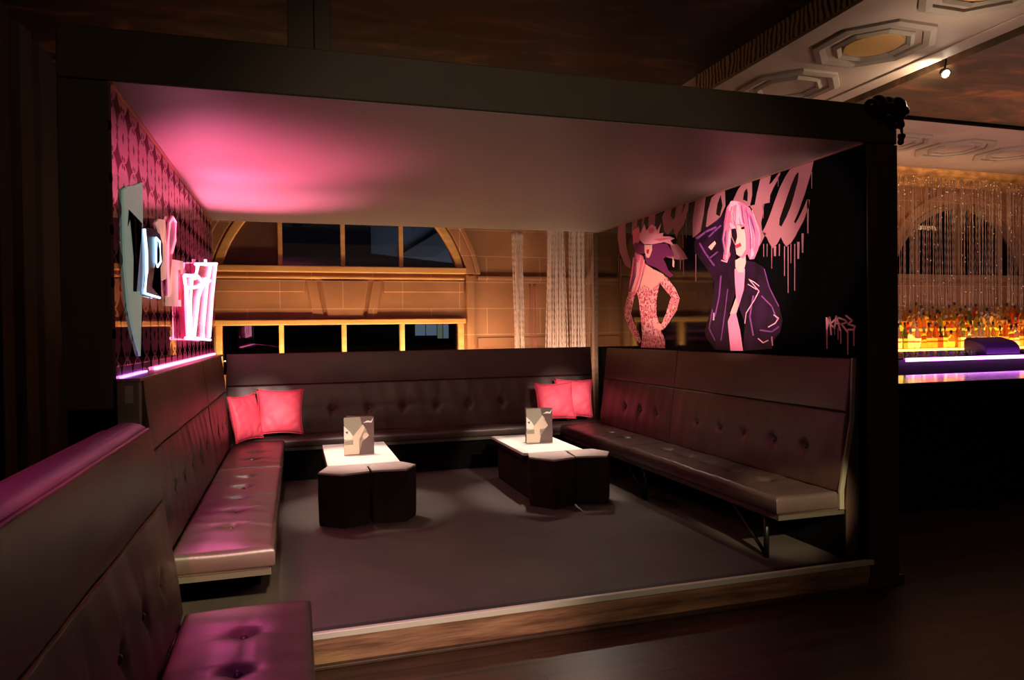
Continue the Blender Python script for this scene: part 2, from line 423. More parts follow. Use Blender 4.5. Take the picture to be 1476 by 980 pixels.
# ------------------------------------------------------------------ camera
f_px = 1020.5750339881923
R3 = Matrix(((0.9558570846169827, 0.016098645635654444, -0.2933906395852125),
             (-0.29354312749862704, 0.008055108157269302, -0.9559118931841467),
             (-0.013025593493089838, 0.9998379612923648, 0.012425178987864039)))
cam = bpy.data.cameras.new('camera'); cam.sensor_width = 36; cam.lens = f_px/1476*36; cam.clip_start = .05; cam.clip_end = 100
co = bpy.data.objects.new('camera', cam); C.objects.link(co)
co.matrix_world = Matrix.Translation((0,0,1.5)) @ R3.to_4x4()
S.camera = co

# ------------------------------------------------------------------ room shell
FZ = -.17
struct('floor', MB().box(-3.2, 14.5, -3, 9.5, FZ-.1, FZ), M['planks'])
CZ = 4.35
struct('ceiling', MB().box(-3.2, 4.38, -3, 9.6, CZ, CZ+.1), M['fresco_dark'])
struct('ceiling_panel', MB().box(6.31, 14.5, -3, 7.05, 4.115, CZ+.1), M['fresco'])
mb = MB()
n = 90
for i in range(n):      # draped left wall
    y0 = -3+12.5*i/n; y1 = -3+12.5*(i+1)/n
    w = lambda y: -2.35+.05*math.sin(y*11)+.03*math.sin(y*23+1)
    mb.quad([(w(y0),y0,FZ),(w(y1),y1,FZ),(w(y1),y1,CZ),(w(y0),y0,CZ)], smooth=True)
mb.box(-2.6,-2.45,-3,9.5,FZ,CZ)
struct('wall_left', mb, M['drape'], fix=False)
struct('wall_right', MB().box(14.5, 14.6, -3, 9.6, FZ, CZ+.1), M['drape'])
struct('wall_front', MB().box(-3.2, 14.5, -3.1, -3, FZ, CZ+.1), M['black'])

# the big plaster beam along the room, with its octagonal coffers
mb = MB().box(4.38, 6.10, -3, 7.05, 4.10, CZ+.1)
beam = struct('trim_1', mb, M['plaster'])
mb = MB().box(4.372, 4.38, -3, 7.05, 4.13, CZ)
o = obj('frieze_strip', mb, M['frieze'], beam)
mb = MB().box(6.10, 6.31, -3, 7.05, 4.30, CZ+.1)
struct('trim_2', mb, M['black'])
mb = MB().box(4.38, 14.5, 7.05, 9.5, 4.10, CZ+.1)
beam2 = struct('trim_3', mb, M['plaster'])
struct('trim_4', MB().box(4.38, 14.5, 6.98, 7.05, 4.085, 4.115), M['black'])
struct('trim_5', MB().box(5.86, 5.92, -3, 6.98, 4.085, 4.10), M['plaster'], bevel=.01)
def coffer(cx, cy, par, oval=True, cxs=1.):
    def ring(r0, r1, z0, z1, mt, nm):
        mb = MB(); A = []
        for k in range(8):
            t = PI/8+PI/4*k
            A.append([mb.bm.verts.new((cx+r*math.cos(t), cy+r*math.sin(t), z)) for r, z in ((r1,4.10),(r1,z0),((r0+r1)/2,z1),(r0,z0),(r0,4.10))])
        for k in range(8):
            for j in range(4): mb.bm.faces.new([A[k][j], A[(k+1)%8][j], A[(k+1)%8][j+1], A[k][j+1]])
        obj(nm, mb, mt, par)
    ring(.43, .54, 4.075, 4.06, M['plaster_d'], 'coffer_moulding')
    ring(.29, .36, 4.085, 4.065, M['plaster_d'], 'inner_moulding')
    if oval:
        mb = MB().lathe([(.25,0),(.25,.02)], 28, (cx,cy,4.082)); obj('medallion', mb, M['ochre'], par)
for cy in (4.10, 5.28, 6.46): coffer(5.14, cy, beam, cy < 6)
for cx in (7.0, 8.15, 9.3, 10.45, 11.6): coffer(cx, 8.05, beam2, False)

# gilt cornice at the top of the back wall
prof = [(9.5,4.10),(9.5,3.86),(9.40,3.86),(9.40,3.90),(9.33,3.93),(9.30,3.98),(9.24,4.01),(9.22,4.06),(9.18,4.10)]
struct('trim_6', MB().prism(prof, fYZ, 4.38, 14.5), M['cornice'], bevel=.006)

# ------------------------------------------------------------------ back wall of sandstone with arched windows
YW = 9.5
arch_x = (.64, 5.86, 11.08)
AR, AZ = 1.64, 1.97
def arc(cx, r, z0, n=40):
    t0 = math.asin((z0-AZ)/r); return [(cx+r*math.cos(t0+(PI-2*t0)*k/n), AZ+r*math.sin(t0+(PI-2*t0)*k/n)) for k in range(n+1)]
holes = []
for cx in arch_x:
    holes.append(arc(cx, AR, 2.37))
    holes.append([(cx-1.50,1.0),(cx+1.50,1.0),(cx+1.50,1.66),(cx-1.50,1.66)])
mb = holed([(-3.2,FZ),(14.5,FZ),(14.5,CZ),(-3.2,CZ)], holes, YW, YW+.25, 'wall_back', None)
struct('wall_back', mb, M['sandstone'])
def archband(mb, cx, r0, r1, y0, y1, zlow):
    a, b = arc(cx, r0, zlow), arc(cx, r1, zlow)
    pts0 = [(p, q) for p, q in zip(a, b)]
    ring = []
    for p, q in pts0:
        ring.append([mb.bm.verts.new((p[0],y0,p[1])), mb.bm.verts.new((q[0],y0,q[1])), mb.bm.verts.new((q[0],y1,q[1])), mb.bm.verts.new((p[0],y1,p[1]))])
    for A, B in zip(ring, ring[1:]):
        for k in range(4): mb.bm.faces.new([A[k], A[(k+1)%4], B[(k+1)%4], B[k]])
    mb.bm.faces.new(ring[0]); mb.bm.faces.new(ring[-1][::-1])
for i, cx in enumerate(arch_x):
    # inner gold frame
    mb = MB(); archband(mb, cx, AR-.10, AR, YW-.03, YW+.10, 2.37)
    mb.box(cx-1.62, cx+1.62, YW-.07, YW+.10, 2.29, 2.375)                 # gold transom
    mb.box(cx-1.60, cx+1.60, YW-.035, YW+.02, 2.21, 2.245)
    mb.box(cx-1.60, cx+1.60, YW-.08, YW+.12, 1.615, 1.685)                # gold lintel over the lower row
    mb.box(cx-1.58, cx-1.50, YW-.04, YW+.10, 1.0, 1.615).box(cx+1.50, cx+1.58, YW-.04, YW+.10, 1.0, 1.615)
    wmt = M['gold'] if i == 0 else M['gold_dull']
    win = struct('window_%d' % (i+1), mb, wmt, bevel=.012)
    mb = MB(); archband(mb, cx, AR+.02, AR+.14, YW-.06, YW+.01, 2.29); archband(mb, cx, AR+.14, AR+.20, YW-.10, YW+.01, 2.29)
    obj('arch_moulding', mb, M['sandstone'], win, bevel=.01)
    # spandrel panel with raised keystone piece
    mb = MB().prism([(cx-.22,1.69),(cx+.22,1.69),(cx+.30,2.19),(cx-.30,2.19)], fXZ, YW-.035, YW+.01)
    mb.prism([(cx-.40,1.69),(cx-.27,1.69),(cx-.36,2.19),(cx-.48,2.19)], fXZ, YW-.02, YW+.01)
    mb.prism([(cx+.27,1.69),(cx+.40,1.69),(cx+.48,2.19),(cx+.36,2.19)], fXZ, YW-.02, YW+.01)
    mb.box(cx-1.6, cx-.5, YW-.022, YW+.01, 2.04, 2.20).box(cx+.5, cx+1.6, YW-.022, YW+.01, 2.04, 2.20)
    obj('spandrel_panel', mb, M['sandstone'], win, bevel=.01)
    for k, mx in enumerate((-.80, -.02, .74)):
        x = cx+mx
        if i == 2 and k != 1: x = cx+(-.95, 0, .95)[k]
        h = AZ+math.sqrt((AR-.05)**2-(x-cx)**2)
        obj('mullion', MB().box(x-.028, x+.028, YW-.01, YW+.09, 2.375, h), wmt, win, bevel=.008)
        obj('mullion', MB().box(x-.030, x+.030, YW-.03, YW+.09, 1.0, 1.615), wmt, win, bevel=.008)
    # side pilaster rolls
    for sx in (-1, 1):
        x = cx+sx*1.68
        obj('pilaster_roll', MB().box(x-.06, x+.06, YW-.07, YW+.01, FZ, 2.29), M['sandstone'], win, bevel=.03)
    mb = MB(); P_ = arc(cx, AR-.05, 2.37)
    mb.prism(P_, fXZ, YW+.05, YW+.058)
    mb.box(cx-1.5, cx+1.5, YW+.05, YW+.058, 1.0, 1.62)
    gm = bpy.data.materials.get('window_glass')
    if gm is None:
        gm, nt, b = newmat('window_glass')
        tr = N(nt, 'ShaderNodeBsdfTransparent'); tr.inputs['Color'].default_value = (.55,.55,.6,1)
        gl = N(nt, 'ShaderNodeBsdfGlossy'); gl.inputs['Roughness'].default_value = .01; gl.inputs['Color'].default_value = (.9,.9,.9,1)
        fr = N(nt, 'ShaderNodeFresnel'); fr.inputs['IOR'].default_value = 1.6
        mx = N(nt, 'ShaderNodeMixShader'); nt.links.new(fr.outputs[0], mx.inputs[0]); nt.links.new(tr.outputs[0], mx.inputs[1]); nt.links.new(gl.outputs[0], mx.inputs[2])
        nt.links.new(mx.outputs[0], nt.nodes['Material Output'].inputs['Surface'])
    obj('pane', mb, gm, win)
    if i == 0:
        obj('blind', MB().prism([(-.93,2.375),(-.19,2.375),(-.19,3.40),(-.55,3.05),(-.80,2.75)], fXZ, YW+.03, YW+.045), M['brownpanel'], win)
# horizontal string courses on the piers
mb = MB()
for a, b in ((-3.2,-1.1),(2.42,4.05),(7.66,9.3),(12.9,14.5)):
    mb.box(a, b, YW-.05, YW+.01, 2.22, 2.27).box(a, b, YW-.02, YW+.01, 1.28, 1.42)
struct('trim_7', mb, M['sandstone'], bevel=.012)

# what shows through the windows
ne = root('neighbouring_building', (2.2,13,0), 'dark building with sloping slate roof outside the arched windows', 'building')
obj('facade', MB().box(-4, 15, 13.5, 13.8, -.2, 2.05), M['ext_dark'], ne)
mb = MB()
mb.prism([(1.5,3.9),(3.9,3.35),(3.9,3.2),(1.5,3.75)], fXZ, 13.1, 13.3).prism([(1.3,3.45),(3.9,3.62),(3.9,3.75),(1.3,3.62)], fXZ, 13.05, 13.2)
mb.prism([(1.9,2.95),(2.6,2.95),(3.7,3.75),(3.2,3.75)], fXZ, 13.35, 13.45)
obj('roof_beam', mb, M['exterior'], ne)
obj('roof', MB().prism([(1.4,3.0),(3.9,2.75),(3.9,4.2),(1.4,4.3)], fXZ, 13.5, 13.6), mat('slate_dim', (.16,.19,.24), .8), ne)
wf = obj('window', MB().box(2.15, 2.86, 13.40, 13.46, 1.36, 1.72), M['ext_dark'], ne)
for a, b, m_ in ((2.19,2.38,'ext_lit'),(2.40,2.60,'ext_lit'),(2.62,2.71,'ext_lit2'),(2.73,2.83,'ext_lit')):
    obj('window_light', MB().box(a, b, 13.37, 13.40, 1.44 if a < 2.5 else 1.38, 1.67), M[m_], wf)

# ------------------------------------------------------------------ the seating booth
BX0, BX1, BY0, BY1, RZ = -.79, 3.50, 3.654, 7.82, 2.671
booth = root('seating_booth', (1.35,3.654,FZ), 'large dark box-framed booth on a low platform enclosing the benches and tables', 'booth')
obj('platform', MB().box(BX0-.02, BX1+.02, 3.72, 8.0, FZ, 0), M['platform'], booth)
obj('rubber_gasket', MB().box(BX0-.02, BX1+.02, 3.675, 3.72, FZ, .004), M['blackrubber'], booth)
obj('edge_strip', MB().box(BX0-.02, BX1+.03, 3.645, 3.675, -.028, .006), M['lip'], booth, bevel=.004, label='cream strip along the platform edge')
obj('step_fascia', MB().box(BX0-.02, BX1+.03, 3.655, 3.675, FZ, -.028), M['fascia'], booth, label='worn brown wooden fascia')
obj('step_plinth', MB().box(BX0-.02, BX1+.2, 3.62, 3.655, FZ, FZ+.018), M['post'], booth, bevel=.004)
obj('header', MB().box(-1.008, 3.74, 3.654, 3.80, RZ+.004, 2.915), M['frame'], booth, bevel=.006)
obj('roof_panel', MB().box(BX0-.01, 3.49, 3.664, BY1, RZ, RZ+.004).box(-1.0, 3.72, 3.81, BY1, RZ+.004, 2.88), [M['roof']], booth)
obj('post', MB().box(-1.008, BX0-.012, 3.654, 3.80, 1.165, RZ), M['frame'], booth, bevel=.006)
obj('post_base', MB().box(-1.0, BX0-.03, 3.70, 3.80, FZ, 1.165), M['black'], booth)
p = obj('post', MB().box(3.50, 3.745, 3.654, 3.80, FZ+.03, RZ), M['post'], booth, bevel=.006, label='dark wooden post at the bar side')
obj('base_trim', MB().box(3.49, 3.765, 3.635, 3.80, FZ, FZ+.06), M['post'], p, bevel=.006)
obj('side_wall', MB().box(-1.0, BX0-.02, 3.80, BY1+.1, FZ, RZ), M['black'], booth)
obj('mirror_panel', MB().box(BX0-.02, BX0, 3.66, BY1, 1.30, RZ), M['mirror'], booth, label='mirror printed with dark stars and flowers')
mb = MB().box(3.49, 3.4995, 3.66, 5.38, 0, RZ, 1).box(3.49, 3.4995, 5.38, BY1+.13, 0, RZ, 0)
obj('side_wall', MB().box(3.50, 3.56, 3.80, BY1+.13, 0, RZ), M['black'], booth)
mural = obj('mural_panel', mb, [M['glossblack'], mat('satin_black_panel', (.0015,.0015,.0015), .8, spec=.02)], booth, label='gloss black wall panel painted with lettering and two women')
gb = mat('gilt_bead', (.35,.16,.12), .3, .5)
obj('ceiling_bead', MB().box(BX0, BX0+.012, 3.66, BY1, RZ-.014, RZ), gb, booth)
obj('ceiling_bead', MB().box(3.478, 3.49, 3.67, BY1, RZ-.01, RZ), gb, booth)
# carved dark ornament on the right corner of the frame
mb = MB()
rr = random.Random(3)
for (x, z, r) in ((3.52,2.90,.05),(3.58,2.925,.055),(3.65,2.93,.06),(3.72,2.91,.06),(3.775,2.885,.045),(3.74,2.84,.05),(3.70,2.79,.04),(3.60,2.87,.055),(3.66,2.86,.06),(3.76,2.80,.032),(3.775,2.73,.03),(3.77,2.69,.025),(3.54,2.85,.03),(3.62,2.82,.03)):
    mb.ball((x, 3.66+rr.uniform(-.03,.0), z), r, r*.9, r*rr.uniform(.7,1.1), 12, 8)
mb.tube([(3.52,3.62,2.84),(3.56,3.60,2.88),(3.64,3.59,2.90),(3.70,3.60,2.86),(3.73,3.61,2.78),(3.75,3.62,2.72)], [.012,.018,.02,.018,.014,.01], 8)
mb.tube([(3.60,3.61,2.80),(3.66,3.60,2.84),(3.72,3.60,2.82),(3.74,3.61,2.74)], [.008,.014,.014,.008], 8)
oo = obj('carved_ornament', mb, mat('ornament_bronze', (.03,.024,.014), .25, .5), booth, label='carved dark scroll on the frame corner')

md = oo.modifiers.new('remesh', 'REMESH'); md.mode = 'VOXEL'; md.voxel_size = .008; md.use_smooth_shade = True
md = oo.modifiers.new('smooth', 'SMOOTH'); md.factor = .6; md.iterations = 10
# mural painting: flat painted shapes on the panel, front layers a hair further out
MURAL = [
('letter','letter',0,[(4.121,2.672),(4.314,2.674),(4.36,2.666),(4.419,2.62),(4.486,2.547),(4.542,2.462),(4.619,2.338),(4.671,2.272),(4.698,2.247),(4.672,2.215),(4.646,2.199),(4.621,2.159),(4.578,2.105),(4.522,2.131),(4.478,2.177),(4.449,2.13),(4.419,2.099),(4.366,2.12),(4.32,2.16),(4.285,2.202),(4.229,2.262),(4.173,2.358),(4.164,2.401),(4.194,2.407),(4.228,2.353),(4.284,2.286),(4.319,2.253),(4.33,2.27),(4.284,2.331),(4.249,2.394),(4.215,2.449),(4.176,2.531),(4.143,2.599)]),
('letter','black',1,[(4.286,2.619),(4.314,2.598),(4.355,2.545),(4.397,2.475),(4.446,2.39),(4.489,2.317),(4.495,2.271),(4.471,2.255),(4.411,2.321),(4.363,2.391),(4.328,2.462),(4.287,2.554),(4.278,2.605)]),
('letter','letter',0,[(4.712,2.67),(4.583,2.671),(4.609,2.596),(4.578,2.605),(4.503,2.654),(4.472,2.671),(4.478,2.649),(4.516,2.601),(4.553,2.568),(4.598,2.513),(4.605,2.457),(4.669,2.46),(4.689,2.382),(4.71,2.319),(4.698,2.247),(4.652,2.228),(4.725,2.147),(4.752,2.125),(4.764,2.21),(4.777,2.295),(4.802,2.417),(4.849,2.475),(4.788,2.473),(4.76,2.559)]),
('letter','letter',0,[(4.832,2.673),(4.951,2.669),(5.01,2.633),(5.077,2.558),(4.94,2.474),(4.849,2.475),(4.82,2.554),(4.819,2.655)]),
('letter','black',1,[(4.888,2.622),(4.924,2.599),(4.939,2.542),(4.883,2.515),(4.875,2.581)]),
('letter','letter',0,[(5.653,2.662),(5.48,2.668),(5.516,2.515),(5.571,2.372),(5.624,2.351),(5.702,2.332),(5.703,2.487)]),
('letter','letter',0,[(5.485,2.398),(5.455,2.524),(5.397,2.634),(5.315,2.674),(5.189,2.668),(5.185,2.533),(5.255,2.455),(5.418,2.388)]),
('letter','black',1,[(5.252,2.635),(5.301,2.571),(5.325,2.484),(5.271,2.457),(5.229,2.541)]),
('letter','letter',0,[(6.196,2.686),(6.065,2.689),(6.091,2.595),(6.052,2.548),(6.012,2.566),(5.986,2.679),(5.855,2.68),(5.895,2.564),(5.818,2.662),(5.758,2.675),(5.775,2.592),(5.851,2.478),(5.897,2.445),(5.952,2.42),(5.984,2.356),(6.03,2.431),(6.053,2.471),(6.094,2.44),(6.151,2.419),(6.217,2.457),(6.24,2.535),(6.264,2.606)]),
('letter','letter',0,[(7.248,2.659),(7.067,2.663),(7.057,2.439),(7.008,2.317),(6.948,2.242),(6.951,2.155),(7.088,2.209),(7.218,2.363),(7.268,2.536)]),
('letter','letter',0,[(6.908,2.684),(6.78,2.683),(6.802,2.547),(6.922,2.518)]),
('letter','letter',0,[(6.674,2.671),(6.614,2.687),(6.648,2.596),(6.697,2.532)]),
('letter','letter',0,[(6.535,2.675),(6.392,2.677),(6.413,2.51),(6.547,2.546)]),
('letter','letter',0,[(6.116,2.324),(5.977,2.308),(5.863,2.224),(5.79,2.148),(5.922,2.151),(6.059,2.175),(6.201,2.21),(6.159,2.247),(6.046,2.214)]),
('paint_drip','letter',0,[(4.59,2.123),(4.58,2.122),(4.584,1.953),(4.59,1.953)]),
('paint_drip','letter',0,[(4.645,2.146),(4.635,2.145),(4.638,2.047),(4.645,2.048)]),
('paint_drip','letter',0,[(4.444,2.106),(4.432,2.104),(4.437,1.884),(4.445,1.885)]),
('paint_drip','letter',0,[(4.404,2.101),(4.392,2.1),(4.398,1.756),(4.406,1.757)]),
('paint_drip','letter',0,[(4.331,2.108),(4.32,2.107),(4.326,1.768),(4.334,1.768)]),
('paint_drip','letter',0,[(4.372,2.113),(4.362,2.112),(4.366,1.972),(4.372,1.973)]),
('paint_drip','letter',0,[(4.3,2.12),(4.273,2.116),(4.279,1.995),(4.297,1.996)]),
('paint_drip','letter',0,[(4.253,2.174),(4.23,2.171),(4.236,2.036),(4.25,2.037)]),
('paint_drip','letter',0,[(4.194,2.404),(4.174,2.4),(4.18,2.165),(4.193,2.166)]),
('paint_drip','letter',0,[(4.147,2.592),(4.139,2.59),(4.142,2.472),(4.147,2.473)]),
('paint_drip','letter',0,[(4.562,2.12),(4.532,2.116),(4.538,2.042),(4.558,2.044)]),
('paint_drip','letter',0,[(5.656,2.336),(5.642,2.334),(5.651,1.932),(5.661,1.932)]),
('paint_drip','letter',0,[(5.87,2.156),(5.859,2.155),(5.864,1.996),(5.871,1.997)]),
('paint_drip','letter',0,[(5.929,2.162),(5.914,2.16),(5.919,2.061),(5.929,2.062)]),
('paint_drip','letter',0,[(5.879,2.395),(5.864,2.393),(5.869,2.255),(5.879,2.256)]),
('paint_drip','letter',0,[(5.816,2.544),(5.801,2.542),(5.807,2.346),(5.817,2.347)]),
('paint_drip','letter',0,[(4.367,2.531),(4.357,2.53),(4.36,2.468),(4.366,2.469)]),
('paint_drip','letter',0,[(4.507,2.639),(4.5,2.637),(4.502,2.558),(4.507,2.559)]),
('paint_drip','letter',0,[(4.688,2.464),(4.677,2.462),(4.681,2.347),(4.687,2.349)]),
('paint_drip','letter',0,[(4.687,2.151),(4.676,2.15),(4.679,2.051),(4.686,2.052)]),
('paint_drip','letter',0,[(7.201,2.29),(7.184,2.289),(7.198,1.841),(7.209,1.841)]),
('paint_drip','letter',0,[(7.253,2.343),(7.237,2.342),(7.245,2.152),(7.256,2.153)]),
('paint_drip','letter',0,[(4.502,2.129),(4.489,2.127),(4.493,2.038),(4.501,2.039)]),
('printed_woman_in_patterned_bodysuit','hairpink',2,[(6.899,2.562),(6.751,2.586),(6.706,2.476),(6.838,2.328),(6.908,2.199),(6.98,2.006),(7.017,1.885),(6.866,1.862),(6.766,1.931),(6.67,1.984),(6.589,2.125),(6.663,2.264),(6.822,2.319),(6.886,2.424)]),
('printed_woman_in_patterned_bodysuit','leopard',2.5,[(6.634,2.188),(6.453,2.113),(6.28,2.056),(6.31,1.974),(6.34,1.905),(6.386,1.794),(6.389,1.652),(6.32,1.509),(6.224,1.397),(6.225,1.313),(6.733,1.311),(6.698,1.437),(6.726,1.601),(6.769,1.812),(6.831,1.935),(6.764,2.051),(6.698,2.135)]),
('printed_woman_in_patterned_bodysuit','leopard',3,[(6.337,2.061),(6.169,2.005),(6.011,1.885),(5.934,1.787),(5.988,1.682),(6.124,1.576),(6.25,1.494),(6.349,1.488),(6.45,1.553),(6.405,1.588),(6.291,1.551),(6.204,1.647),(6.119,1.782),(6.092,1.808),(6.227,1.898),(6.311,1.96)]),
('printed_woman_in_patterned_bodysuit','leopard',3,[(6.982,1.914),(6.866,1.847),(6.918,1.758),(6.954,1.667),(6.873,1.574),(6.777,1.467),(6.731,1.378),(6.764,1.355),(6.909,1.437),(7.025,1.545),(7.109,1.655),(7.107,1.734),(7.052,1.84)]),
('printed_woman_in_patterned_bodysuit','skin',3.5,[(6.603,2.17),(6.453,2.106),(6.252,2.047),(6.183,1.999),(6.31,1.974),(6.383,1.936),(6.502,1.908),(6.639,1.968),(6.718,1.928),(6.764,2.021),(6.682,2.118)]),
('printed_woman_in_patterned_bodysuit','hairpink',3.7,[(6.889,2.273),(6.694,2.282),(6.603,2.17),(6.652,2.072),(6.733,2.004),(6.832,1.905),(6.932,1.88),(6.98,1.975)]),
('printed_woman_in_patterned_bodysuit','skin',3.7,[(6.45,1.567),(6.348,1.552),(6.249,1.508),(6.321,1.483),(6.422,1.51)]),
('printed_woman_in_patterned_bodysuit','violet',3.8,[(6.836,2.433),(6.708,2.395),(6.63,2.371),(6.616,2.289),(6.79,2.3),(6.88,2.393)]),
('printed_woman_in_patterned_bodysuit','violet',3.8,[(6.462,2.372),(6.163,2.336),(6.056,2.241),(6.031,2.198),(6.193,2.208),(6.235,2.191),(6.194,2.146),(6.141,2.072),(6.034,2.015),(6.115,2.001),(6.224,2.051),(6.394,2.122),(6.588,2.176),(6.632,2.276),(6.51,2.234),(6.448,2.328)]),
('printed_woman_in_patterned_bodysuit','skin',4.2,[(6.629,2.378),(6.457,2.357),(6.464,2.301),(6.525,2.232),(6.586,2.242),(6.625,2.304)]),
('printed_woman_in_patterned_bodysuit','red',4.6,[(6.584,2.322),(6.523,2.322),(6.54,2.273),(6.579,2.285)]),
('printed_woman_in_patterned_bodysuit','hairlight',4.2,[(6.738,2.48),(6.624,2.597),(6.58,2.518),(6.473,2.568),(6.385,2.533),(6.357,2.487),(6.27,2.552),(6.314,2.453),(6.23,2.448),(6.244,2.415),(6.107,2.397),(6.014,2.365),(6.094,2.355),(6.029,2.299),(6.218,2.356),(6.447,2.363),(6.629,2.385),(6.723,2.434)]),
('printed_woman_in_patterned_bodysuit','hairpink',4.5,[(6.549,2.528),(6.459,2.537),(6.4,2.507),(6.445,2.471),(6.52,2.481)]),
('printed_woman_in_patterned_bodysuit','hairpink',4.5,[(6.446,2.413),(6.217,2.398),(6.107,2.377),(6.302,2.374)]),
('printed_woman_in_patterned_bodysuit','skin',3.9,[(6.057,2.194),(6.024,2.143),(6.033,2.087),(6.064,2.106)]),
('printed_woman_in_leather_jacket','jacket',2,[(5.676,2.276),(5.638,2.341),(5.485,2.388),(5.3,2.434),(5.174,2.5),(5.078,2.442),(5.058,2.243),(5.037,2.059),(5.062,1.963),(5.04,1.821),(5.139,1.628),(5.165,1.543),(5.12,1.315),(5.357,1.317),(5.502,1.427),(5.514,1.487),(5.39,1.694),(5.361,1.899),(5.412,1.977),(5.572,2.112),(5.669,2.198)]),
('printed_woman_in_leather_jacket','jacket',2,[(4.911,2.046),(4.79,2.021),(4.684,1.971),(4.624,1.822),(4.506,1.674),(4.463,1.558),(4.49,1.469),(4.569,1.405),(4.59,1.34),(4.955,1.316),(4.929,1.539),(5.008,1.68),(4.937,1.815),(4.923,1.951)]),
('printed_woman_in_leather_jacket','shirt',2.2,[(5.061,1.991),(4.918,1.978),(4.937,1.815),(5.008,1.68),(5.044,1.618),(4.994,1.485),(4.955,1.316),(5.129,1.312),(5.164,1.557),(5.115,1.627),(5.042,1.737),(5.058,1.878)]),
('printed_woman_in_leather_jacket','skin',2.6,[(5.049,2.06),(4.91,2.094),(4.906,2.032),(4.941,1.953),(5.015,1.959),(5.049,2.004)]),
('printed_woman_in_leather_jacket','skin',2.6,[(5.046,1.751),(5.014,1.694),(5.055,1.623),(5.132,1.621),(5.09,1.683)]),
('printed_woman_in_leather_jacket','hairpink',3,[(5.195,2.418),(5.161,2.513),(5.095,2.56),(4.983,2.535),(4.849,2.459),(4.785,2.368),(4.722,2.279),(4.708,2.198),(4.75,2.11),(4.796,2.048),(4.855,2.047),(4.887,2.098),(4.944,2.063),(5.013,2.098),(5.105,2.249),(5.119,2.109),(5.169,2.057),(5.223,2.091),(5.19,2.26),(5.213,2.349)]),
('printed_woman_in_leather_jacket','jacket',3.3,[(5.14,2.324),(5.068,2.3),(5.035,2.198),(5.043,2.101),(5.084,2.07),(5.126,2.138)]),
('printed_woman_in_leather_jacket','skin',3.6,[(5.099,2.333),(5.009,2.345),(4.929,2.315),(4.897,2.222),(4.905,2.134),(4.962,2.086),(5.031,2.107),(5.047,2.185),(5.1,2.262)]),
('printed_woman_in_leather_jacket','jacket',4,[(5.099,2.326),(5.033,2.323),(5.017,2.252),(5.047,2.192),(5.093,2.262)]),
('printed_woman_in_leather_jacket','red',4.2,[(5.047,2.183),(4.977,2.198),(4.961,2.168),(5.031,2.156)]),
('printed_woman_in_leather_jacket','black',4.2,[(4.968,2.32),(4.922,2.321),(4.918,2.3),(4.959,2.302)]),
('printed_woman_in_leather_jacket','hairlight',4.4,[(5.096,2.555),(5.006,2.521),(4.939,2.434),(4.906,2.333),(5.009,2.355),(5.08,2.33),(5.128,2.351),(5.097,2.445),(5.137,2.494)]),
('printed_woman_in_leather_jacket','hairlight',4.4,[(5.128,2.337),(5.099,2.336),(5.111,2.207),(5.156,2.085),(5.186,2.08),(5.154,2.213)]),
('printed_woman_in_leather_jacket','hairlight',4.4,[(4.86,2.421),(4.818,2.32),(4.787,2.208),(4.8,2.075),(4.844,2.053),(4.82,2.185),(4.873,2.314)]),
('printed_woman_in_leather_jacket','violetmid',4.5,[(4.916,2.457),(4.839,2.35),(4.776,2.22),(4.786,2.288),(4.828,2.388)]),
('printed_woman_in_leather_jacket','violetmid',4.5,[(5.189,2.317),(5.164,2.328),(5.179,2.187),(5.205,2.118)]),
('printed_woman_in_leather_jacket','skin',4.5,[(5.448,2.216),(5.342,2.258),(5.324,2.233),(5.395,2.183)]),
('printed_woman_in_leather_jacket','hairlight',4.7,[(5.112,2.554),(5.029,2.546),(4.983,2.521),(5.042,2.513),(5.096,2.516)]),
('printed_woman_in_leather_jacket','hairlight',4.6,[(4.874,1.892),(4.866,1.896),(4.734,1.79),(4.742,1.786)]),
('printed_woman_in_leather_jacket','hairlight',4.6,[(4.743,1.793),(4.733,1.789),(4.79,1.722),(4.8,1.726)]),
('printed_woman_in_leather_jacket','hairlight',4.6,[(4.797,1.729),(4.788,1.725),(4.902,1.618),(4.912,1.622)]),
('printed_woman_in_leather_jacket','hairlight',4.6,[(4.911,1.624),(4.9,1.622),(4.92,1.537),(4.931,1.538)]),
('printed_woman_in_leather_jacket','hairlight',4.6,[(4.873,1.891),(4.868,1.896),(4.787,1.862),(4.792,1.856)]),
('printed_woman_in_leather_jacket','hairlight',4.6,[(4.797,1.859),(4.791,1.863),(4.733,1.831),(4.74,1.826)]),
('printed_woman_in_leather_jacket','hairlight',4.6,[(4.628,1.502),(4.634,1.509),(4.548,1.538),(4.542,1.531)]),
('printed_woman_in_leather_jacket','hairlight',4.6,[(4.544,1.53),(4.554,1.535),(4.511,1.575),(4.501,1.571)]),
('printed_woman_in_leather_jacket','hairlight',4.6,[(4.502,1.574),(4.509,1.567),(4.569,1.597),(4.562,1.603)]),
('printed_woman_in_leather_jacket','hairlight',4.6,[(4.762,1.415),(4.753,1.421),(4.686,1.386),(4.694,1.38)]),
('printed_woman_in_leather_jacket','hairlight',4.6,[(4.692,1.38),(4.698,1.387),(4.63,1.409),(4.625,1.402)]),
('printed_woman_in_leather_jacket','hairlight',4.6,[(4.595,1.432),(4.583,1.433),(4.574,1.364),(4.586,1.363)]),
('printed_woman_in_leather_jacket','hairlight',4.6,[(5.374,1.637),(5.356,1.636),(5.362,1.572),(5.381,1.573)]),
('printed_woman_in_leather_jacket','hairlight',4.6,[(5.25,2.076),(5.244,2.085),(5.162,2.061),(5.167,2.052)]),
('printed_woman_in_leather_jacket','hairlight',4.6,[(5.162,2.053),(5.178,2.058),(5.163,2.082),(5.147,2.077)]),
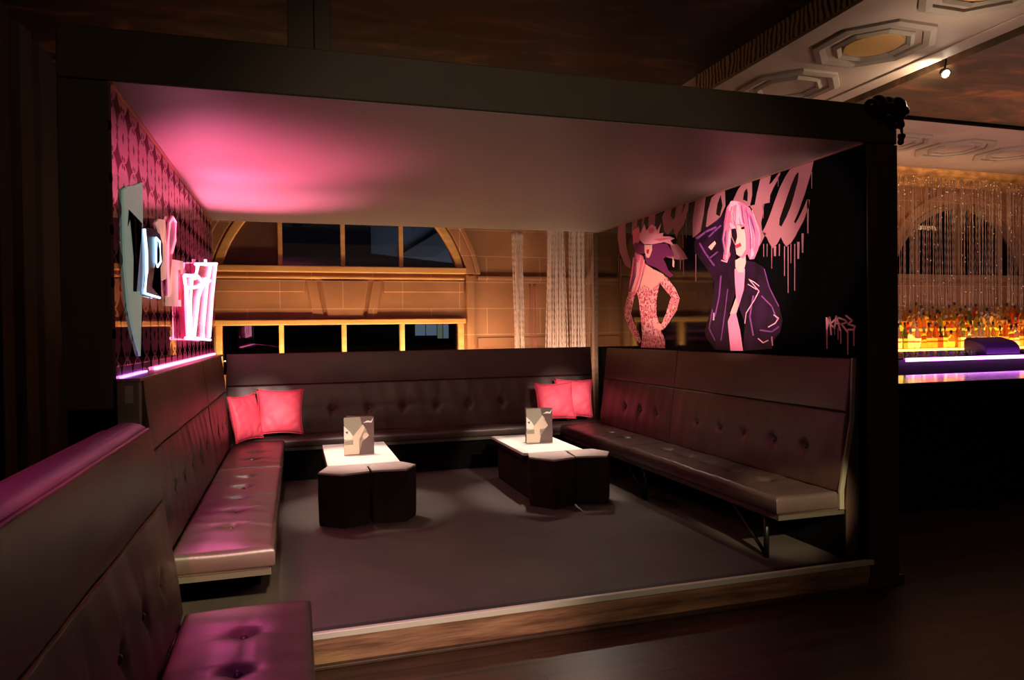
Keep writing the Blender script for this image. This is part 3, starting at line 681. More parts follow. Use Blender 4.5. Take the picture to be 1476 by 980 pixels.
('printed_woman_in_leather_jacket','hairlight',4.6,[(4.884,1.851),(4.879,1.855),(4.767,1.806),(4.772,1.802)]),
('printed_woman_in_leather_jacket','violetmid',2.3,[(5.599,2.266),(5.575,2.271),(5.474,2.162),(5.497,2.157)]),
('printed_woman_in_leather_jacket','violetmid',2.3,[(5.504,2.164),(5.482,2.17),(5.344,2.046),(5.365,2.04)]),
('printed_woman_in_leather_jacket','violetmid',2.3,[(5.621,2.305),(5.641,2.323),(5.489,2.365),(5.469,2.348)]),
('printed_woman_in_leather_jacket','violetmid',2.3,[(5.487,2.345),(5.5,2.363),(5.326,2.382),(5.314,2.365)]),
('printed_woman_in_leather_jacket','violetmid',2.3,[(5.429,2.299),(5.444,2.31),(5.357,2.346),(5.342,2.336)]),
('printed_woman_in_leather_jacket','violetmid',2.3,[(5.35,2.333),(5.364,2.344),(5.253,2.383),(5.24,2.372)]),
('printed_woman_in_leather_jacket','violetmid',2.3,[(5.399,1.668),(5.381,1.666),(5.438,1.498),(5.457,1.5)]),
('printed_woman_in_leather_jacket','violetmid',2.3,[(5.457,1.502),(5.44,1.507),(5.346,1.398),(5.362,1.393)]),
('printed_woman_in_leather_jacket','violetmid',2.3,[(4.68,1.958),(4.67,1.959),(4.609,1.807),(4.619,1.806)]),
('printed_woman_in_leather_jacket','violetmid',2.3,[(4.62,1.809),(4.611,1.811),(4.501,1.661),(4.51,1.658)]),
('printed_woman_in_leather_jacket','violetmid',2.3,[(4.824,1.758),(4.805,1.755),(4.852,1.589),(4.872,1.591)]),
('printed_woman_in_leather_jacket','violetmid',2.3,[(4.872,1.595),(4.852,1.597),(4.809,1.441),(4.828,1.439)]),
('printed_woman_in_leather_jacket','violetmid',2.3,[(4.716,1.747),(4.706,1.753),(4.578,1.665),(4.589,1.659)]),
('printed_woman_in_leather_jacket','violetmid',2.3,[(4.594,1.665),(4.581,1.668),(4.52,1.559),(4.533,1.556)]),
('printed_woman_in_leather_jacket','violetmid',2.3,[(5.267,1.954),(5.247,1.952),(5.276,1.774),(5.296,1.776)]),
('printed_woman_in_leather_jacket','violetmid',2.3,[(5.294,1.782),(5.275,1.779),(5.344,1.6),(5.364,1.603)]),
('printed_woman_in_leather_jacket','violetmid',2.3,[(5.166,1.831),(5.154,1.829),(5.207,1.599),(5.22,1.6)]),
('printed_woman_in_leather_jacket','violetmid',2.3,[(5.219,1.604),(5.206,1.602),(5.261,1.397),(5.273,1.398)]),
('printed_woman_in_leather_jacket','violetmid',2.3,[(4.738,1.478),(4.736,1.489),(4.583,1.474),(4.586,1.464)]),
('printed_woman_in_leather_jacket','violetmid',2.3,[(4.587,1.464),(4.597,1.472),(4.51,1.513),(4.501,1.505)]),
('printed_woman_in_leather_jacket','violetmid',2.3,[(5.307,2.165),(5.294,2.154),(5.434,2.106),(5.447,2.117)]),
('printed_woman_in_leather_jacket','hairpink',4.45,[(4.934,2.484),(4.927,2.483),(4.911,2.35),(4.918,2.351)]),
('printed_woman_in_leather_jacket','hairpink',4.45,[(4.918,2.353),(4.911,2.352),(4.895,2.22),(4.902,2.221)]),
('printed_woman_in_leather_jacket','hairpink',4.45,[(4.902,2.223),(4.895,2.222),(4.889,2.092),(4.896,2.092)]),
('printed_woman_in_leather_jacket','violetmid',4.454,[(4.988,2.506),(4.98,2.505),(4.977,2.443),(4.985,2.444)]),
('printed_woman_in_leather_jacket','violetmid',4.454,[(4.985,2.447),(4.977,2.445),(4.973,2.383),(4.981,2.384)]),
('printed_woman_in_leather_jacket','violetmid',4.454,[(4.982,2.387),(4.974,2.386),(4.958,2.322),(4.966,2.323)]),
('printed_woman_in_leather_jacket','hairpink',4.458,[(4.987,2.506),(4.978,2.505),(4.974,2.445),(4.984,2.446)]),
('printed_woman_in_leather_jacket','hairpink',4.458,[(4.984,2.449),(4.975,2.448),(4.971,2.388),(4.98,2.389)]),
('printed_woman_in_leather_jacket','hairpink',4.458,[(4.98,2.391),(4.971,2.391),(4.956,2.329),(4.965,2.329)]),
('printed_woman_in_leather_jacket','violetmid',4.462,[(4.902,2.47),(4.887,2.469),(4.861,2.351),(4.875,2.352)]),
('printed_woman_in_leather_jacket','violetmid',4.462,[(4.876,2.357),(4.862,2.356),(4.836,2.239),(4.85,2.24)]),
('printed_woman_in_leather_jacket','violetmid',4.462,[(4.851,2.245),(4.836,2.243),(4.835,2.13),(4.85,2.131)]),
('printed_woman_in_leather_jacket','hairlight',4.466,[(4.887,2.464),(4.879,2.464),(4.85,2.36),(4.858,2.36)]),
('printed_woman_in_leather_jacket','hairlight',4.466,[(4.858,2.363),(4.851,2.362),(4.822,2.259),(4.83,2.26)]),
('printed_woman_in_leather_jacket','hairlight',4.466,[(4.83,2.262),(4.822,2.261),(4.823,2.163),(4.831,2.164)]),
('printed_woman_in_leather_jacket','hairlight',4.47,[(4.94,2.486),(4.925,2.485),(4.908,2.377),(4.924,2.379)]),
('printed_woman_in_leather_jacket','hairlight',4.47,[(4.924,2.383),(4.909,2.382),(4.892,2.275),(4.908,2.276)]),
('printed_woman_in_leather_jacket','hairlight',4.47,[(4.908,2.281),(4.893,2.279),(4.886,2.174),(4.901,2.176)]),
('printed_woman_in_leather_jacket','violetmid',4.474,[(5.155,2.509),(5.139,2.505),(5.182,2.377),(5.197,2.381)]),
('printed_woman_in_leather_jacket','violetmid',4.474,[(5.196,2.386),(5.18,2.382),(5.223,2.252),(5.239,2.256)]),
('printed_woman_in_leather_jacket','violetmid',4.474,[(5.239,2.259),(5.223,2.259),(5.181,2.118),(5.197,2.118)]),
('printed_woman_in_leather_jacket','violetmid',4.478,[(5.049,2.514),(5.041,2.512),(5.054,2.455),(5.063,2.457)]),
('printed_woman_in_leather_jacket','violetmid',4.478,[(5.062,2.46),(5.053,2.458),(5.067,2.401),(5.076,2.403)]),
('printed_woman_in_leather_jacket','violetmid',4.478,[(5.076,2.405),(5.067,2.405),(5.041,2.342),(5.05,2.342)]),
('printed_woman_in_leather_jacket','hairlight',4.482,[(4.821,2.436),(4.812,2.436),(4.766,2.335),(4.775,2.334)]),
('printed_woman_in_leather_jacket','hairlight',4.482,[(4.776,2.337),(4.767,2.338),(4.722,2.237),(4.731,2.237)]),
('printed_woman_in_leather_jacket','hairlight',4.482,[(4.731,2.241),(4.723,2.239),(4.733,2.147),(4.742,2.148)]),
('printed_woman_in_leather_jacket','hairlight',4.486,[(5.025,2.516),(5.015,2.514),(5.021,2.463),(5.031,2.465)]),
('printed_woman_in_leather_jacket','hairlight',4.486,[(5.031,2.468),(5.021,2.466),(5.027,2.415),(5.037,2.417)]),
('printed_woman_in_leather_jacket','hairlight',4.486,[(5.038,2.419),(5.028,2.419),(5.006,2.364),(5.015,2.364)]),
('printed_woman_in_leather_jacket','hairpink',4.49,[(4.872,2.458),(4.86,2.457),(4.826,2.334),(4.839,2.334)]),
('printed_woman_in_leather_jacket','hairpink',4.49,[(4.84,2.338),(4.827,2.338),(4.794,2.216),(4.807,2.216)]),
('printed_woman_in_leather_jacket','hairpink',4.49,[(4.807,2.22),(4.795,2.219),(4.798,2.102),(4.811,2.103)]),
('printed_woman_in_leather_jacket','hairlight',4.494,[(5.035,2.516),(5.021,2.513),(5.03,2.447),(5.044,2.45)]),
('printed_woman_in_leather_jacket','hairlight',4.494,[(5.043,2.454),(5.03,2.451),(5.039,2.384),(5.052,2.387)]),
('printed_woman_in_leather_jacket','hairlight',4.494,[(5.052,2.39),(5.039,2.39),(5.016,2.319),(5.029,2.319)]),
('printed_woman_in_leather_jacket','hairpink',4.498,[(5.089,2.514),(5.074,2.509),(5.098,2.463),(5.114,2.468)]),
('printed_woman_in_leather_jacket','hairpink',4.498,[(5.112,2.473),(5.096,2.467),(5.121,2.422),(5.137,2.427)]),
('printed_woman_in_leather_jacket','hairpink',4.498,[(5.137,2.428),(5.121,2.43),(5.087,2.375),(5.102,2.373)]),
('printed_woman_in_leather_jacket','hairlight',4.502,[(5.144,2.507),(5.137,2.505),(5.177,2.38),(5.185,2.382)]),
('printed_woman_in_leather_jacket','hairlight',4.502,[(5.184,2.384),(5.177,2.383),(5.217,2.256),(5.225,2.258)]),
('printed_woman_in_leather_jacket','hairlight',4.502,[(5.225,2.259),(5.217,2.259),(5.177,2.122),(5.184,2.122)]),
('printed_woman_in_leather_jacket','hairpink',4.506,[(4.883,2.462),(4.869,2.461),(4.838,2.347),(4.851,2.347)]),
('printed_woman_in_leather_jacket','hairpink',4.506,[(4.853,2.352),(4.839,2.351),(4.808,2.238),(4.822,2.238)]),
('printed_woman_in_leather_jacket','hairpink',4.506,[(4.822,2.243),(4.808,2.241),(4.81,2.133),(4.824,2.134)]),
('printed_woman_in_leather_jacket','violetmid',4.51,[(4.992,2.508),(4.984,2.507),(4.982,2.445),(4.99,2.446)]),
('printed_woman_in_leather_jacket','violetmid',4.51,[(4.99,2.449),(4.982,2.448),(4.98,2.386),(4.988,2.387)]),
('printed_woman_in_leather_jacket','violetmid',4.51,[(4.988,2.389),(4.98,2.389),(4.964,2.325),(4.972,2.325)]),
('printed_woman_in_leather_jacket','hairpink',4.514,[(5.065,2.513),(5.055,2.511),(5.073,2.457),(5.083,2.46)]),
('printed_woman_in_leather_jacket','hairpink',4.514,[(5.082,2.463),(5.072,2.46),(5.09,2.407),(5.1,2.409)]),
('printed_woman_in_leather_jacket','hairpink',4.514,[(5.1,2.411),(5.09,2.411),(5.061,2.35),(5.071,2.35)]),
('printed_woman_in_leather_jacket','hairpink',4.518,[(4.971,2.499),(4.957,2.498),(4.947,2.447),(4.962,2.448)]),
('printed_woman_in_leather_jacket','hairpink',4.518,[(4.963,2.453),(4.948,2.451),(4.939,2.401),(4.953,2.402)]),
('printed_woman_in_leather_jacket','hairpink',4.518,[(4.954,2.406),(4.94,2.405),(4.926,2.354),(4.941,2.355)]),
('printed_woman_in_leather_jacket','hairlight',4.522,[(5.14,2.508),(5.131,2.506),(5.17,2.371),(5.179,2.373)]),
('printed_woman_in_leather_jacket','hairlight',4.522,[(5.179,2.375),(5.169,2.373),(5.209,2.236),(5.218,2.238)]),
('printed_woman_in_leather_jacket','hairlight',4.522,[(5.218,2.24),(5.209,2.24),(5.169,2.093),(5.179,2.093)]),
('printed_woman_in_leather_jacket','hairpink',4.526,[(4.976,2.501),(4.96,2.499),(4.952,2.447),(4.967,2.449)]),
('printed_woman_in_leather_jacket','hairpink',4.526,[(4.968,2.453),(4.953,2.452),(4.945,2.4),(4.96,2.401)]),
('printed_woman_in_leather_jacket','hairpink',4.526,[(4.961,2.406),(4.946,2.405),(4.932,2.352),(4.947,2.353)]),
('printed_woman_in_leather_jacket','violetmid',4.53,[(4.964,2.496),(4.95,2.495),(4.939,2.44),(4.953,2.441)]),
('printed_woman_in_leather_jacket','violetmid',4.53,[(4.954,2.445),(4.94,2.444),(4.929,2.389),(4.942,2.39)]),
('printed_woman_in_leather_jacket','violetmid',4.53,[(4.943,2.394),(4.929,2.393),(4.917,2.338),(4.931,2.339)]),
('printed_woman_in_leather_jacket','hairpink',4.534,[(4.937,2.485),(4.921,2.483),(4.905,2.349),(4.92,2.35)]),
('printed_woman_in_leather_jacket','hairpink',4.534,[(4.921,2.355),(4.905,2.354),(4.888,2.22),(4.904,2.221)]),
('printed_woman_in_leather_jacket','hairpink',4.534,[(4.904,2.226),(4.889,2.225),(4.883,2.093),(4.898,2.094)]),
('printed_woman_in_leather_jacket','hairpink',4.538,[(5.098,2.513),(5.082,2.508),(5.109,2.445),(5.125,2.449)]),
('printed_woman_in_leather_jacket','hairpink',4.538,[(5.123,2.454),(5.107,2.449),(5.134,2.385),(5.15,2.389)]),
('printed_woman_in_leather_jacket','hairpink',4.538,[(5.15,2.392),(5.134,2.392),(5.1,2.319),(5.115,2.318)]),
('printed_woman_in_leather_jacket','hairpink',4.542,[(5.145,2.51),(5.13,2.506),(5.169,2.379),(5.185,2.383)]),
('printed_woman_in_leather_jacket','hairpink',4.542,[(5.183,2.387),(5.168,2.383),(5.208,2.254),(5.224,2.258)]),
('printed_woman_in_leather_jacket','hairpink',4.542,[(5.224,2.261),(5.208,2.26),(5.168,2.122),(5.183,2.121)]),
('printed_woman_in_leather_jacket','hairlight',4.546,[(4.995,2.509),(4.98,2.507),(4.978,2.457),(4.992,2.459)]),
('printed_woman_in_leather_jacket','hairlight',4.546,[(4.992,2.463),(4.978,2.461),(4.975,2.41),(4.989,2.412)]),
('printed_woman_in_leather_jacket','hairlight',4.546,[(4.99,2.416),(4.976,2.415),(4.959,2.363),(4.972,2.363)]),
('printed_woman_in_leather_jacket','hairpink',4.55,[(5.037,2.517),(5.021,2.513),(5.031,2.443),(5.047,2.446)]),
('printed_woman_in_leather_jacket','hairpink',4.55,[(5.046,2.45),(5.03,2.447),(5.039,2.377),(5.055,2.38)]),
('printed_woman_in_leather_jacket','hairpink',4.55,[(5.056,2.383),(5.04,2.383),(5.016,2.307),(5.032,2.307)]),
('printed_woman_in_patterned_bodysuit','skin',3.75,[(6.721,2.278),(6.704,2.275),(6.77,2.064),(6.788,2.066)]),
('printed_woman_in_patterned_bodysuit','skin',3.75,[(6.785,2.071),(6.769,2.067),(6.889,1.905),(6.906,1.909)]),
('printed_woman_in_patterned_bodysuit','violet',3.754,[(6.854,2.29),(6.83,2.286),(6.88,2.071),(6.904,2.074)]),
('printed_woman_in_patterned_bodysuit','violet',3.754,[(6.901,2.081),(6.878,2.076),(6.983,1.91),(7.008,1.914)]),
('printed_woman_in_patterned_bodysuit','violet',3.758,[(6.646,2.236),(6.629,2.234),(6.678,2.057),(6.694,2.059)]),
('printed_woman_in_patterned_bodysuit','violet',3.758,[(6.692,2.063),(6.676,2.06),(6.777,1.899),(6.793,1.902)]),
('printed_woman_in_patterned_bodysuit','hairlight',3.762,[(6.803,2.215),(6.785,2.212),(6.836,2.069),(6.854,2.071)]),
('printed_woman_in_patterned_bodysuit','hairlight',3.762,[(6.851,2.076),(6.834,2.072),(6.94,1.908),(6.958,1.911)]),
('printed_woman_in_patterned_bodysuit','skin',3.766,[(6.646,2.226),(6.623,2.221),(6.696,2.057),(6.719,2.061)]),
('printed_woman_in_patterned_bodysuit','skin',3.766,[(6.716,2.066),(6.693,2.061),(6.821,1.9),(6.844,1.905)]),
('printed_woman_in_patterned_bodysuit','violet',3.77,[(6.827,2.253),(6.803,2.25),(6.855,2.069),(6.88,2.073)]),
('printed_woman_in_patterned_bodysuit','violet',3.77,[(6.877,2.079),(6.853,2.074),(6.962,1.908),(6.986,1.913)]),
('printed_woman_in_patterned_bodysuit','violet',3.774,[(6.784,2.225),(6.764,2.222),(6.83,2.068),(6.851,2.071)]),
('printed_woman_in_patterned_bodysuit','violet',3.774,[(6.848,2.076),(6.828,2.072),(6.951,1.908),(6.971,1.912)]),
('printed_woman_in_patterned_bodysuit','violet',3.778,[(6.857,2.251),(6.84,2.249),(6.883,2.073),(6.9,2.075)]),
('printed_woman_in_patterned_bodysuit','violet',3.778,[(6.898,2.079),(6.882,2.076),(6.981,1.911),(6.998,1.914)]),
('printed_woman_in_patterned_bodysuit','skin',3.782,[(6.758,2.231),(6.733,2.227),(6.799,2.065),(6.824,2.068)]),
('printed_woman_in_patterned_bodysuit','skin',3.782,[(6.82,2.075),(6.796,2.069),(6.918,1.905),(6.943,1.91)]),
('printed_woman_in_patterned_bodysuit','skin',3.786,[(6.789,2.219),(6.769,2.216),(6.805,2.066),(6.825,2.069)]),
('printed_woman_in_patterned_bodysuit','skin',3.786,[(6.823,2.074),(6.804,2.07),(6.894,1.905),(6.914,1.909)]),
('graffiti_tag','tag',0.7,[(4.016,1.567),(3.999,1.567),(3.997,1.483),(4.014,1.483)]),
('graffiti_tag','tag',0.5,[(3.998,1.489),(4.015,1.493),(3.985,1.572),(3.968,1.568)]),
('graffiti_tag','tag',0.5,[(3.987,1.57),(3.97,1.57),(3.957,1.445),(3.974,1.444)]),
('graffiti_tag','tag',1.1,[(3.973,1.514),(3.984,1.523),(3.935,1.554),(3.924,1.544)]),
('graffiti_tag','tag',0.7,[(3.979,1.514),(3.968,1.523),(3.925,1.496),(3.936,1.487)]),
('graffiti_tag','tag',0.7,[(3.926,1.489),(3.942,1.491),(3.925,1.577),(3.908,1.575)]),
('graffiti_tag','tag',0.7,[(3.926,1.575),(3.91,1.578),(3.873,1.476),(3.888,1.473)]),
('graffiti_tag','tag',1.0,[(3.932,1.518),(3.932,1.53),(3.882,1.529),(3.882,1.517)]),
('graffiti_tag','tag',0.7,[(3.903,1.557),(3.897,1.568),(3.833,1.55),(3.839,1.539)]),
('graffiti_tag','tag',0.7,[(3.849,1.543),(3.837,1.552),(3.812,1.532),(3.823,1.524)]),
('graffiti_tag','tag',0.7,[(3.818,1.536),(3.814,1.525),(3.873,1.513),(3.877,1.524)]),
('graffiti_tag','tag',0.7,[(3.88,1.518),(3.867,1.525),(3.807,1.468),(3.82,1.46)]),
('graffiti_tag','tag',1.1,[(3.838,1.572),(3.828,1.581),(3.767,1.543),(3.777,1.534)]),
('graffiti_tag','tag',1.1,[(3.777,1.547),(3.767,1.538),(3.808,1.512),(3.818,1.521)]),
('graffiti_tag','tag',1.1,[(3.817,1.514),(3.811,1.525),(3.745,1.508),(3.75,1.496)]),
('graffiti_tag','tag',1.1,[(3.757,1.508),(3.742,1.504),(3.755,1.476),(3.77,1.48)]),
('graffiti_tag','tag',1.1,[(3.757,1.487),(3.757,1.475),(3.82,1.475),(3.819,1.487)]),
('graffiti_tag','tagdrip',0.3,[(4.014,1.486),(3.997,1.486),(4.001,1.35),(4.012,1.35)]),
('graffiti_tag','tagdrip',0.3,[(3.973,1.474),(3.957,1.474),(3.96,1.444),(3.971,1.444)]),
('graffiti_tag','tagdrip',0.3,[(3.938,1.493),(3.929,1.493),(3.931,1.444),(3.937,1.444)]),
('graffiti_tag','tagdrip',0.3,[(3.907,1.493),(3.897,1.493),(3.9,1.413),(3.906,1.413)]),
('graffiti_tag','tagdrip',0.3,[(3.884,1.478),(3.871,1.478),(3.874,1.387),(3.882,1.387)]),
('graffiti_tag','tagdrip',0.3,[(3.822,1.466),(3.807,1.466),(3.811,1.317),(3.821,1.316)]),
('graffiti_tag','tagdrip',0.3,[(3.769,1.481),(3.753,1.481),(3.756,1.374),(3.768,1.374)])]
colnames = ['letter','black','hairpink','hairlight','skin','violet','violetmid','jacket','shirt','red','tag','tagdrip','leopard']
names = {'letter':'painted_lettering','paint_drip':'paint_drips','printed_woman_in_patterned_bodysuit':'woman_in_patterned_bodysuit','printed_woman_in_leather_jacket':'woman_in_leather_jacket','graffiti_tag':'graffiti_tag'}
groups = {}
for part, colr, lay, pts in MURAL: groups.setdefault(part, []).append((colr, lay, pts))
DR = groups.pop('paint_drip')
for k_, d_ in enumerate(DR): groups['paint_drip%d' % k_] = [d_]
for part, lst in groups.items():
    mb = MB()
    for colr, lay, pts in lst:
        x = 3.4895-.0012-lay*.0009
        pts = [(min(max(p[0], 3.667), BY1), min(p[1], RZ-.004)) for p in pts]
        if part.startswith('printed'): pts = [(p[0], max(p[1], 1.302)) for p in pts]
        vs = [mb.bm.verts.new((x, p[0], p[1])) for p in pts]
        try: f = mb.bm.faces.new(vs)
        except ValueError: continue
        f.material_index = colnames.index(colr)
        f.normal_update()
        if f.normal.x > 0: f.normal_flip()
        bmesh.ops.triangulate(mb.bm, faces=[f])
    dr = part.startswith('paint_drip')
    obj('paint_drip' if dr else names[part], mb, [M['m_'+c] for c in colnames], mural, fix=False)

# ------------------------------------------------------------------ neon letters on the mirror
NEON = {
'board':[(3.825,2.204),(3.91,2.238),(4.11,2.285),(4.288,2.336),(4.272,2.112),(4.233,1.878),(4.2,1.648),(4.143,1.394),(4.013,1.501),(3.894,1.637),(3.829,1.841),(3.825,2.045)],
'T':[(3.928,2.129),(4.244,2.108),(4.229,2.066),(4.1,2.12),(4.069,1.729),(3.993,1.727),(4.047,2.1),(3.973,2.102),(3.896,2.041)],
'Tside':[(4.125,2.11),(4.214,2.081),(4.203,1.739),(4.09,1.733)],
'P':[(4.225,2.085),(4.539,2.121),(4.756,2.12),(4.859,2.068),(4.848,1.961),(4.732,1.896),(4.58,1.879),(4.473,1.779),(4.772,1.73),(4.174,1.718)],
'Pt1':[(4.254,2.079),(4.301,1.966),(4.302,1.861),(4.232,1.732),(4.428,1.728),(4.672,1.728)],
'Pt2':[(4.592,2.076),(4.708,2.069),(4.731,1.95),(4.622,1.908),(4.571,1.934),(4.578,2.069)],
'cream':[(4.682,2.173),(4.806,2.218),(4.996,2.241),(5.026,2.088),(5.002,1.867),(4.839,1.841),(4.664,1.867),(4.865,1.949),(4.886,2.078),(4.775,2.129)],
'loop':[(5.025,1.745),(5.008,1.949),(5.023,2.088),(5.096,2.235),(5.275,2.315),(5.427,2.299),(5.392,2.162),(5.217,2.04),(5.15,1.751)],
'loopt':[(4.997,1.751),(4.995,1.948),(5.01,2.086),(5.092,2.235),(5.226,2.295),(5.34,2.279),(5.307,2.151),(5.154,2.047)],
'A':[(5.194,2.009),(5.67,2.044),(5.649,1.711),(4.976,1.691),(4.998,1.751),(5.15,1.78)],
'Aslot':[(5.434,1.959),(5.542,1.968),(5.516,1.754),(5.409,1.749)],
'Y':[(5.541,1.938),(6.175,1.997),(6.186,2.075),(7.941,2.246),(7.682,1.94),(7.569,1.628),(7.134,1.453),(5.587,1.481),(5.541,1.695)],
'Yt0':[(6.272,2.071),(6.062,1.946)],
'Yt1':[(6.75,1.998),(6.261,1.806),(5.962,1.495)],
'Yt2':[(7.243,2.171),(6.866,1.931),(6.586,1.621),(6.536,1.485)],
'Yt3':[(7.666,2.205),(7.282,1.856),(6.993,1.483)],
'Yt4':[(5.497,1.922),(5.559,1.848),(5.679,1.699),(5.651,1.488)],
'Yt5':[(5.513,1.481),(6.148,1.475),(7.04,1.457)],
'Yt6':[(5.518,1.929),(6.219,1.979),(6.636,1.953),(6.206,1.889),(5.558,1.84)],
'Yt7':[(6.103,2.064),(7.73,2.222)],
'Yt8':[(6.776,2.169),(6.783,2.113)],
'Yt9':[(5.903,1.935),(5.757,1.702),(5.809,1.496)],
'Yt10':[(6.411,1.902),(7.129,2.007)]}
def plate(name, pts, x0, x1, m, parent, **k):
    return obj(name, MB().prism(pts, fYZ, x0, x1), m, parent, **k)
xm = BX0+.002
def yz(k): return NEON[k]
t = root('letter_sign', (xm, yz('board')[0][0], 1.8), 'letter T on a tall pale green pointed board, nearest the booth front', 'letter', 'sign letters on the mirror')
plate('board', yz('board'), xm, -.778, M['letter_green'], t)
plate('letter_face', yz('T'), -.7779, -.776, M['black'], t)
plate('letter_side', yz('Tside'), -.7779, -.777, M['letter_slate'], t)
t = root('letter_sign', (xm, 4.0, 1.8), 'dark blue letter P outlined in blue-white neon tube', 'letter', 'sign letters on the mirror')
plate('letter_body', yz('P'), xm, -.775, M['letter_blue_body'], t)
obj('neon_tube', MB().tube([(-.768,a,b) for a,b in yz('Pt1')], .007, 8), M['neon_blue'], t, fix=False)
obj('neon_tube', MB().tube([(-.768,a,b) for a,b in yz('Pt2')], .006, 8), M['neon_blue'], t, fix=False)
t = root('letter_sign', (xm, 4.4, 1.9), 'cream curved letter piece between the blue P and the pink loop', 'letter', 'sign letters on the mirror')
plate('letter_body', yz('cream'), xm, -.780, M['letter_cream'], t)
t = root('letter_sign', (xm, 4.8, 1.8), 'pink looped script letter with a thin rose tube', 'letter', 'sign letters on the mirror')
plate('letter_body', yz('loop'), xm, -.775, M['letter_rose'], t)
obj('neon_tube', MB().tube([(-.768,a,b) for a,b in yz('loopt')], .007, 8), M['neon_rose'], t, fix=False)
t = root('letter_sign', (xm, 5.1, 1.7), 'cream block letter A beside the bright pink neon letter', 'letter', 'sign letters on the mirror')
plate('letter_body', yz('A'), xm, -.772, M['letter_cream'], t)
plate('letter_slot', yz('Aslot'), -.772, -.771, M['m_red'], t)
t = root('letter_sign', (xm, 5.6, 1.7), 'bright pink glowing neon letter Y in a pink acrylic box', 'letter', 'sign letters on the mirror')
plate('letter_body', yz('Y'), xm, -.752, M['letter_pink_body'], t)
for k in range(11):
    obj('neon_tube', MB().tube([(-.742,a,b) for a,b in yz('Yt%d' % k)], .012, 8), M['neon_pink'], t, fix=False)

# ------------------------------------------------------------------ benches
def bench_run(name, label, sections, along, out, base, top_d, jun_d, seat_d, ztop, zseat, zfl, thick, back_btn, seat_btn, splits, zbreak, backwall, upbtn=None):
    """along/out: unit vectors, base: origin point on the wall line; distances in metres. sections = (s0, s1)"""
    al, ou, up = Vector(along), Vector(out), Vector((0,0,1)); base = Vector(base)
    W = lambda s, d, z: base+al*s+ou*d+up*(z-base.z)
    s0, s1 = sections
    r = root(name, W((s0+s1)/2, seat_d*.6, zfl), label, 'bench')
    def pf(d, z, s): return tuple(W(s, d, z))
    # carcass behind the cushions
    prof = [(0,zfl+.0),(jun_d-.05,zfl+.0),(jun_d-.05,zseat-thick),(seat_d-.03,zseat-thick-.0),(seat_d-.03,zseat-thick-.0+.002),(jun_d-.045,zseat-thick+.01),(top_d-.045,ztop-.004),(0,ztop-.004)]
    obj('back_carcass', MB().prism(prof, pf, s0, s1), M['leather'], r)
    obj('kick_board', MB().prism([(jun_d-.048,zfl+.001),(jun_d-.04,zfl+.001),(jun_d-.04,zseat-thick-.04),(jun_d-.048,zseat-thick-.04)], pf, s0+.004, s1-.004), M['black'], r)
    obj('seat_board', MB().prism([(jun_d-.05,zseat-thick-.035),(seat_d-.02,zseat-thick-.035),(seat_d-.02,zseat-thick-.002),(jun_d-.05,zseat-thick-.002)], pf, s0+.01, s1), mat('seat_board_'+name, (.05,.036,.022), .6), r)
    # seat and back cushions per section
    dv = Vector((0,0,0))+ou*(top_d-jun_d)+up*(ztop-zseat); sl = dv.length; dvn = dv.normalized()
    nrm = (ou*dvn.z - up*(dvn.dot(ou))).normalized()
    cuts = [s0]+list(splits)+[s1]
    for i, (a, b) in enumerate(zip(cuts, cuts[1:])):
        sb = [(s-a, (seat_d-jun_d)/2) for s in seat_btn if a < s < b]
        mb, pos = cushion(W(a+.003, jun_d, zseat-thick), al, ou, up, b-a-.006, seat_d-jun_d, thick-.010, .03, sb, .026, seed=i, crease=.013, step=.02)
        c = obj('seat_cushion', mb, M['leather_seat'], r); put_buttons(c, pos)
        o_ = W(a+.002, jun_d, zseat)-nrm*.045
        f1 = (zbreak-zseat)/(ztop-zseat)*sl
        bb = [(s-a, f1*.50) for s in back_btn if a < s < b]
        mb, pos = cushion(o_-dvn*.02, al, dvn, nrm, b-a-.004, f1+.018, .045, .014, bb, .022, seed=i+9, puff=.010, sig=.035, crease=.009, step=.02)
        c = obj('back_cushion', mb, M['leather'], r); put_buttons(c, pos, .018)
        mb, pos = cushion(o_+dvn*f1, al, dvn, nrm, b-a-.004, sl-f1, .045, .012, (), 0, seed=i+19, puff=.003, step=.08)
        obj('back_panel', mb, M['leather'], r)
    return r, W
lb, W_ = bench_run('banquette_bench', 'left long tufted banquette running under the mirror and neon letters', (3.72, 7.48), (0,1,0), (1,0,0), (BX0,0,0),
    .10, .19, .68, 1.30, .45, 0, .115, [4.15,4.5,4.85,5.2,5.55,6.35,6.7,7.05], [4.19,4.54,4.88,5.23,5.59,6.35,6.7], [5.98], .95, True)
obj('ledge', MB().box(BX0, BX0+.10, 3.655, 7.8, 1.288, 1.303), mat('ledge_top', (.30,.16,.17), .3), lb, bevel=.004)
mb = MB().box(BX0+.004, BX0+.022, 4.55, 7.75, 1.303, 1.318)
obj('led_strip', mb, M['pink_led'], lb, label='glowing pink light strip')
mb = MB().box(BX0+.004, BX0+.016, 3.70, 4.30, 1.303, 1.312)
obj('led_strip', mb, M['violet_led'], lb, label='glowing violet light strip')
obj('end_panel', MB().box(BX0-.0, BX0+.095, 3.655, 3.72, 0, 1.288), noisy('end_panel_paint', (.16,.13,.09), (.2,.16,.11), 2, .5), lb, bevel=.006)
obj('label_plate', MB().box(BX0+.035, BX0+.07, 3.652, 3.656, 1.19, 1.27), mat('plate', (.35,.32,.24), .4), lb)
obj('seat_base', MB().box(BX0+.2, -.22, 4.5, 7.4, 0, .30), M['black'], lb)

